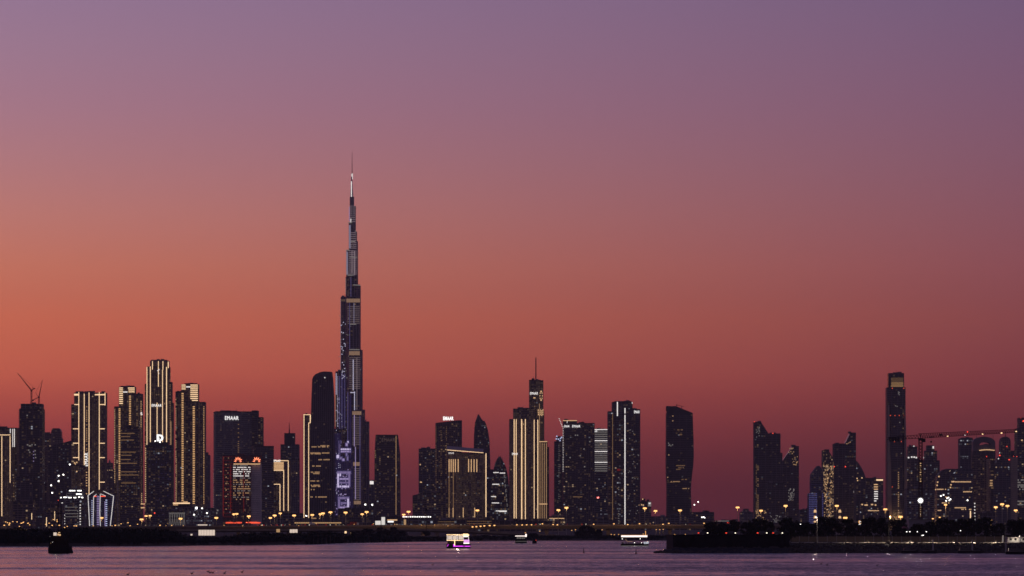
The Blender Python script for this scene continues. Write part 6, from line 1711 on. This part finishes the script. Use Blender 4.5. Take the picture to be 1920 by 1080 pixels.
point('boat_glow_light', (P(1190), D - 2.0, R(1008)), 90, (1, .9, .9), .4, o)

# small white boat and tiny launch in the middle
D = 2650
o = empty('small_ferry', (X(977, D), D, 0), 'small boat with lit roof edge and bright bow lamp in mid creek', 'boat', 'boats on the creek')
m = MB(); hull(m, P(966), P(988), D + 1.5, 1.7, R(1012.5), 1, .4); m.build('hull', M['black_hull'], o)
m = MB(); m.box(P(967.5), P(985), D + .2, D + 2.8, R(1012.6), R(1006)); m.build('cabin', M['black_hull'], o)
m = MB(); m.box(P(966), P(987), D - .2, D + 3.2, R(1005.6), R(1004.8)); m.build('roof', M['white_paint'], o)
m = MB(); m.box(P(966), P(985), D - .3, D - .2, R(1005.6), R(1004.4)); m.build('roof_light', M['bulb_white'], o)
for k in range(5): m = MB(); m.box(P(969 + k * 3.2), P(971 + k * 3.2), D + .12, D + .2, R(1010), R(1007.5)); m.build('window', M['white_dim'], o)
m = MB(); m.box(P(985), P(987.5), D - .4, D - .3, R(1006.5), R(1001.2)); m.build('bow_lamp', M['bulb_white'], o)
m = MB(); m.box(P(967), P(988), D - .3, D - .2, R(1015.3), R(1014.8)); m.build('waterline_light', M['white_dim'], o)
D = 2600
o = empty('launch', (X(1002, D), D, 0), 'tiny dark launch with red lamp right of the small white lit boat', 'boat', 'boats on the creek')
m = MB(); hull(m, P(998), P(1006.5), D + .8, .9, R(1013.6), 1, .4); m.build('hull', M['black_hull'], o); m = MB(); m.box(P(1000), P(1004), D + .3, D + 1.3, R(1013.8), R(1011)); m.build('cabin', M['black_hull'], o)
m = MB(); m.bar((P(1002.5), D + .8, R(1011)), (P(1002.5), D + .8, R(1008)), .06); m.build('mast', M['steel'], o)
m = MB(); m.ball((P(1005), D - .1, R(1013)), .22, k=6, h=4); m.build('port_lamp', M['tail'], o)

# dark dhow on the left
D = 1710
o = empty('dhow', (X(113, D), D, 0), 'black two masted wooden boat silhouette with a few cabin lights at the left', 'boat', 'boats on the creek')
m = MB(); hull(m, P(90), P(134.5), D + 1.6, 2.0, R(1026.5), 1, .5, flare=.94)
m.solid([(P(128), D + .4, -.3), (P(137.2), D + 1.6, -.1), (P(128), D + 2.8, -.3)], [(P(126), D + .5, R(1024)), (P(133.2), D + 1.6, R(1024.5)), (P(126), D + 2.7, R(1024))]); m.build('hull', M['black_hull'], o)
m = MB()
m.solid([(P(91), D + .1, R(1027)), (P(130), D + .3, R(1027)), (P(130), D + 2.9, R(1027)), (P(91), D + 3.1, R(1027))], [(P(93), D + .5, R(1016)), (P(127), D + .6, R(1018)), (P(127), D + 2.6, R(1018)), (P(93), D + 2.7, R(1016))])
m.solid([(P(94), D + .5, R(1016.5)), (P(123), D + .6, R(1017.5)), (P(123), D + 2.6, R(1017.5)), (P(94), D + 2.7, R(1016.5))], [(P(97), D + .6, R(1008)), (P(119), D + .7, R(1008.5)), (P(119), D + 2.5, R(1008.5)), (P(97), D + 2.6, R(1008))]); m.build('deckhouse', M['wood'], o)
m = MB(); m.solid([(P(98.5), D + .52, R(1008.3)), (P(117.5), D + .52, R(1008.3)), (P(117.5), D + 2.6, R(1008.3)), (P(98.5), D + 2.6, R(1008.3))], [(P(99.5), D + .52, R(998)), (P(115), D + .52, R(998)), (P(115), D + 2.5, R(998)), (P(99.5), D + 2.5, R(998))]); m.build('wheelhouse', M['wood'], o)
m = MB(); m.box(P(98), P(117), D + .3, D + 2.8, R(998), R(997)); m.box(P(124), P(129), D + .8, D + 2.2, R(1019), R(1010)); m.build('roof', M['wood'], o)
m = MB(); m.bar((P(113.8), D + 1.6, R(1006)), (P(131), D + 1.6, R(1000)), .09); m.bar((P(126.5), D + 1.5, R(1011)), (P(126.5), D + 1.5, R(1003)), .35, r2=.3, k=8); m.build('boom', M['wood'], o)
m = MB(); m.box(P(100), P(106), D + .42, D + .5, R(1004.2), R(998.4)); m.build('window', M['screen'], o)
for a, b, y0, y1 in ((107.5, 110, 1000.5, 1004), (110.5, 113.5, 1001.5, 1004.5), (109, 112.5, 997.6, 999.4)):
    m = MB(); m.box(P(a), P(b), D + .42, D + .5, R(y1), R(y0)); m.build('window', M['gold_soft'], o)
for a, y, mt in ((98.5, 1016.5, 'white_line'), (95, 1018.5, 'gold_dim'), (93.5, 1006, 'white_dim')):
    m = MB(); m.ball((P(a), D + .15, R(y)), .14, k=6, h=4); m.build('deck_lamp', M[mt], o)
m = MB(); m.bar((P(108.3), D + 1.6, R(998)), (P(108.3), D + 1.6, R(939)), .22, r2=.14, k=7); m.build('mast', M['wood'], o)
m = MB(); m.bar((P(113.8), D + 1.6, R(998)), (P(113.8), D + 1.6, R(947)), .22, r2=.14, k=7); m.build('mast', M['wood'], o)
m = MB(); m.bar((P(98), D + 1.6, R(962.6)), (P(119), D + 1.6, R(962.2)), .12); m.build('yard', M['wood'], o)
m = MB(); m.ball((P(108.3), D + 1.6, R(938.2)), .16, k=6, h=4); m.build('masthead_lamp', M['red'], o)
m = MB()
for a, y in ((92, 1012), (136, 1020)): m.bar((P(108.3), D + 1.6, R(942)), (P(a), D + 1.6, R(y)), .03)
m.build('rigging', M['steel'], o)
m = MB()
for k in range(9): m.bar((P(91 + k * 4.6), D - .3, R(1027)), (P(91 + k * 4.6), D - .3, R(1022.5)), .05)
m.bar((P(91), D - .3, R(1022.5)), (P(128), D - .3, R(1022.5)), .05); m.build('railing', M['steel'], o)
point('cabin_light', (P(107), D - 1.6, R(1002)), 30, (1, .75, .45), .2, o)

# buoys
def buoy(px, row, D, hpx, label):
    x = X(px, D); k = D / F
    o = empty('channel_buoy', (x, D, 0), label, 'buoy', 'channel buoys')
    m = MB(); m.bar((x, D, -.3), (x, D, .35), 3.2 * k / 2 * 1.1, r2=3.4 * k / 2, k=12); m.build('float', M['buoy'], o)
    m = MB(); m.bar((x, D, .35), (x, D, hpx * k * .75), 1.9 * k / 2 * 1.2, r2=.5 * k, k=8); m.build('tower', M['buoy'], o)
    m = MB(); m.bar((x, D, hpx * k * .75), (x, D, hpx * k), .18, r2=.03, k=6); m.build('topmark', M['buoy'], o)
buoy(1094.5, 1036, Drow(1036.5), 9.5, 'dark conical buoy on the water, left one of the two')
buoy(1192.5, 1038, Drow(1038.5), 9.5, 'dark conical buoy on the water just below the white ferry')

# moored boats along the headland
def moored(px0, px1, row, D, label, mat='black_hull', cabin=True):
    x0, x1 = X(px0, D), X(px1, D)
    o = empty('moored_boat', ((x0 + x1) / 2, D, 0), label, 'boat', 'boats moored along the headland')
    m = MB(); hull(m, x0, x1, D + 1, 1.1, 1.1, 1, .7); m.build('hull', M[mat], o)
    if cabin: m = MB(); m.solid([(x0 + 1, D + .3, 1.05), (x0 + (x1 - x0) * .6, D + .3, 1.05), (x0 + (x1 - x0) * .6, D + 1.7, 1.05), (x0 + 1, D + 1.7, 1.05)], [(x0 + 1.2, D + .4, 2.3), (x0 + (x1 - x0) * .5, D + .4, 2.3), (x0 + (x1 - x0) * .5, D + 1.6, 2.3), (x0 + 1.2, D + 1.6, 2.3)]); m.build('cabin', M['car_dark'], o)
    m = MB(); m.bar((x0 + .3, D - .05, 1.2), (x1 - 1.2, D - .05, 1.35), .06); m.build('gunwale', M['concrete'], o)
moored(1728, 1757, 1033, 1688, 'low dark moored boat left of the dark mooring pile', 'steel', False)
moored(1795, 1843, 1034, 1690, 'longer dark moored boat with pale gunwale under the pale mooring pile', 'steel', True)
moored(1886, 1944, 1041, 1640, 'large black moored boat cut by the right picture edge', 'black_hull', True)
moored(1690, 1722, 1033, 1692, 'small dark boat moored at the left end of the visible rocks', 'black_hull', True)

# birds resting on the water
for i, (px, row) in enumerate(((390, 1073), (394, 1074.5), (399, 1075), (360, 1076), (421, 1075.5), (454, 1073.5), (478, 1031), (240, 1078), (1540, 1058), (1551, 1060), (811, 1060), (1645, 1061))):
    D = Drow(row); x = X(px, D)
    m = MB(); m.ball((x, D, .14), .26, k=8, h=6, sz=.7); m.bar((x + .2, D, .2), (x + .3, D, .5), .06, r2=.05, k=6); m.ball((x + .33, D, .53), .09, k=6, h=5); m.bar((x + .36, D, .53), (x + .52, D, .51), .03, r2=.01, k=5); m.bar((x - .2, D, .18), (x - .42, D, .26), .08, r2=.02, k=5)
    o = m.build('water_bird', M['black_hull'], None, None, 'one of the small dark birds floating on the open water'); o['category'] = 'bird'; o['group'] = 'birds floating on the water'

# ------------------------------------------------------------------ labels of the many alike things, by what they stand under
REFS = [(3, 'the corner tower'), (57, 'the unfinished tower'), (104, 'the domed tower'), (138, 'the floodlit building'), (189, 'the outlined violet building'), (244, 'the banded tower'), (297, 'the logo tower'), (335, 'the lattice podium'),
        (372, 'the grey podium'), (420, 'the grey slab'), (452, 'the red lit block'), (492, 'the dark block'), (528, 'the gold arch tower'), (575, 'the gold edged slab'), (602, 'the curved top tower'), (645, 'the supertall'), (697, 'the white podium lamps'), (726, 'the tapered tower'), (766, 'the lone sodium lamp'), (807, 'the angled block'),
        (841, 'the roof lettered tower'), (880, 'the gold ribbed tower'), (903, 'the sail tower'), (937, 'the bullet tower'), (980, 'the masted gold tower'), (1020, 'the masted rear shaft'), (1048, 'the balcony tower'), (1085, 'the broad lettered tower'), (1127, 'the striped tower'), (1170, 'the single line tower'), (1210, 'the block with square sign'),
        (1240, 'the gap by the waisted tower'), (1275, 'the waisted tower'), (1320, 'the long podium'), (1383, 'the lone tall lamp'), (1427, 'the left slanted tower'), (1480, 'the right slanted tower'), (1528, 'the left minaret'), (1553, 'the amber lit tower'), (1578, 'the right minaret'), (1613, 'the round orange sign'), (1640, 'the lit office block'), (1681, 'the tall shaft'),
        (1726, 'the white floodlight'), (1773, 'the long poled lamp'), (1812, 'the square blue tower'), (1845, 'the eye tower'), (1882, 'the pointed arch tower'), (1925, 'the right picture edge')]
def relabel(objs, phrase):
    by = {}
    for o in objs:
        q = o.location if o.type == 'EMPTY' else o.data.vertices[0].co
        px = 960 + q.x * F / q.y
        by.setdefault(min(REFS, key=lambda r: abs(r[0] - px))[1], []).append((px, o))
    for ref, l in by.items():
        l.sort(key=lambda q: q[0])
        for i, (_, o) in enumerate(l):
            pos = '' if len(l) == 1 else ('left one of two ' if i == 0 else 'right one of two ') if len(l) == 2 else ['leftmost', 'second from left', 'third from left', 'fourth from left', 'fifth from left', 'sixth from left', 'seventh from left', 'eighth from left'][i] + ' '
            o['label'] = phrase + ', ' + pos.replace('left one of two', 'left of two').replace('right one of two', 'right of two') + 'by ' + ref
def members(g): return [o for o in scene.objects if o.parent is None and o.get('group') == g]
relabel(members('roadside lamps along the viaduct'), 'sodium roadside lamp on the viaduct')
relabel(members('slanting row of six lamps above the cruise boat'), 'bright lamp of the slanting row')
relabel(members('dim lamps along the viaduct'), 'dim roadside lamp on the viaduct')
relabel(members('low lamps under the viaduct'), 'low lamp below the viaduct')
relabel(members('small lamps beyond the mangrove'), 'small orange lamp over mangrove')
relabel(members('cars on the viaduct'), 'small dark car on the viaduct')
relabel(members('birds floating on the water'), 'small dark bird on the water')
relabel(members('garden lamps among the trees'), 'small white garden lamp')
relabel(members('bollard lights along the promenade'), 'added low bollard light on the promenade')
relabel(members('trees on the headland'), 'dark headland tree')
relabel(members('trees before the viaduct'), 'dark tree before the viaduct')
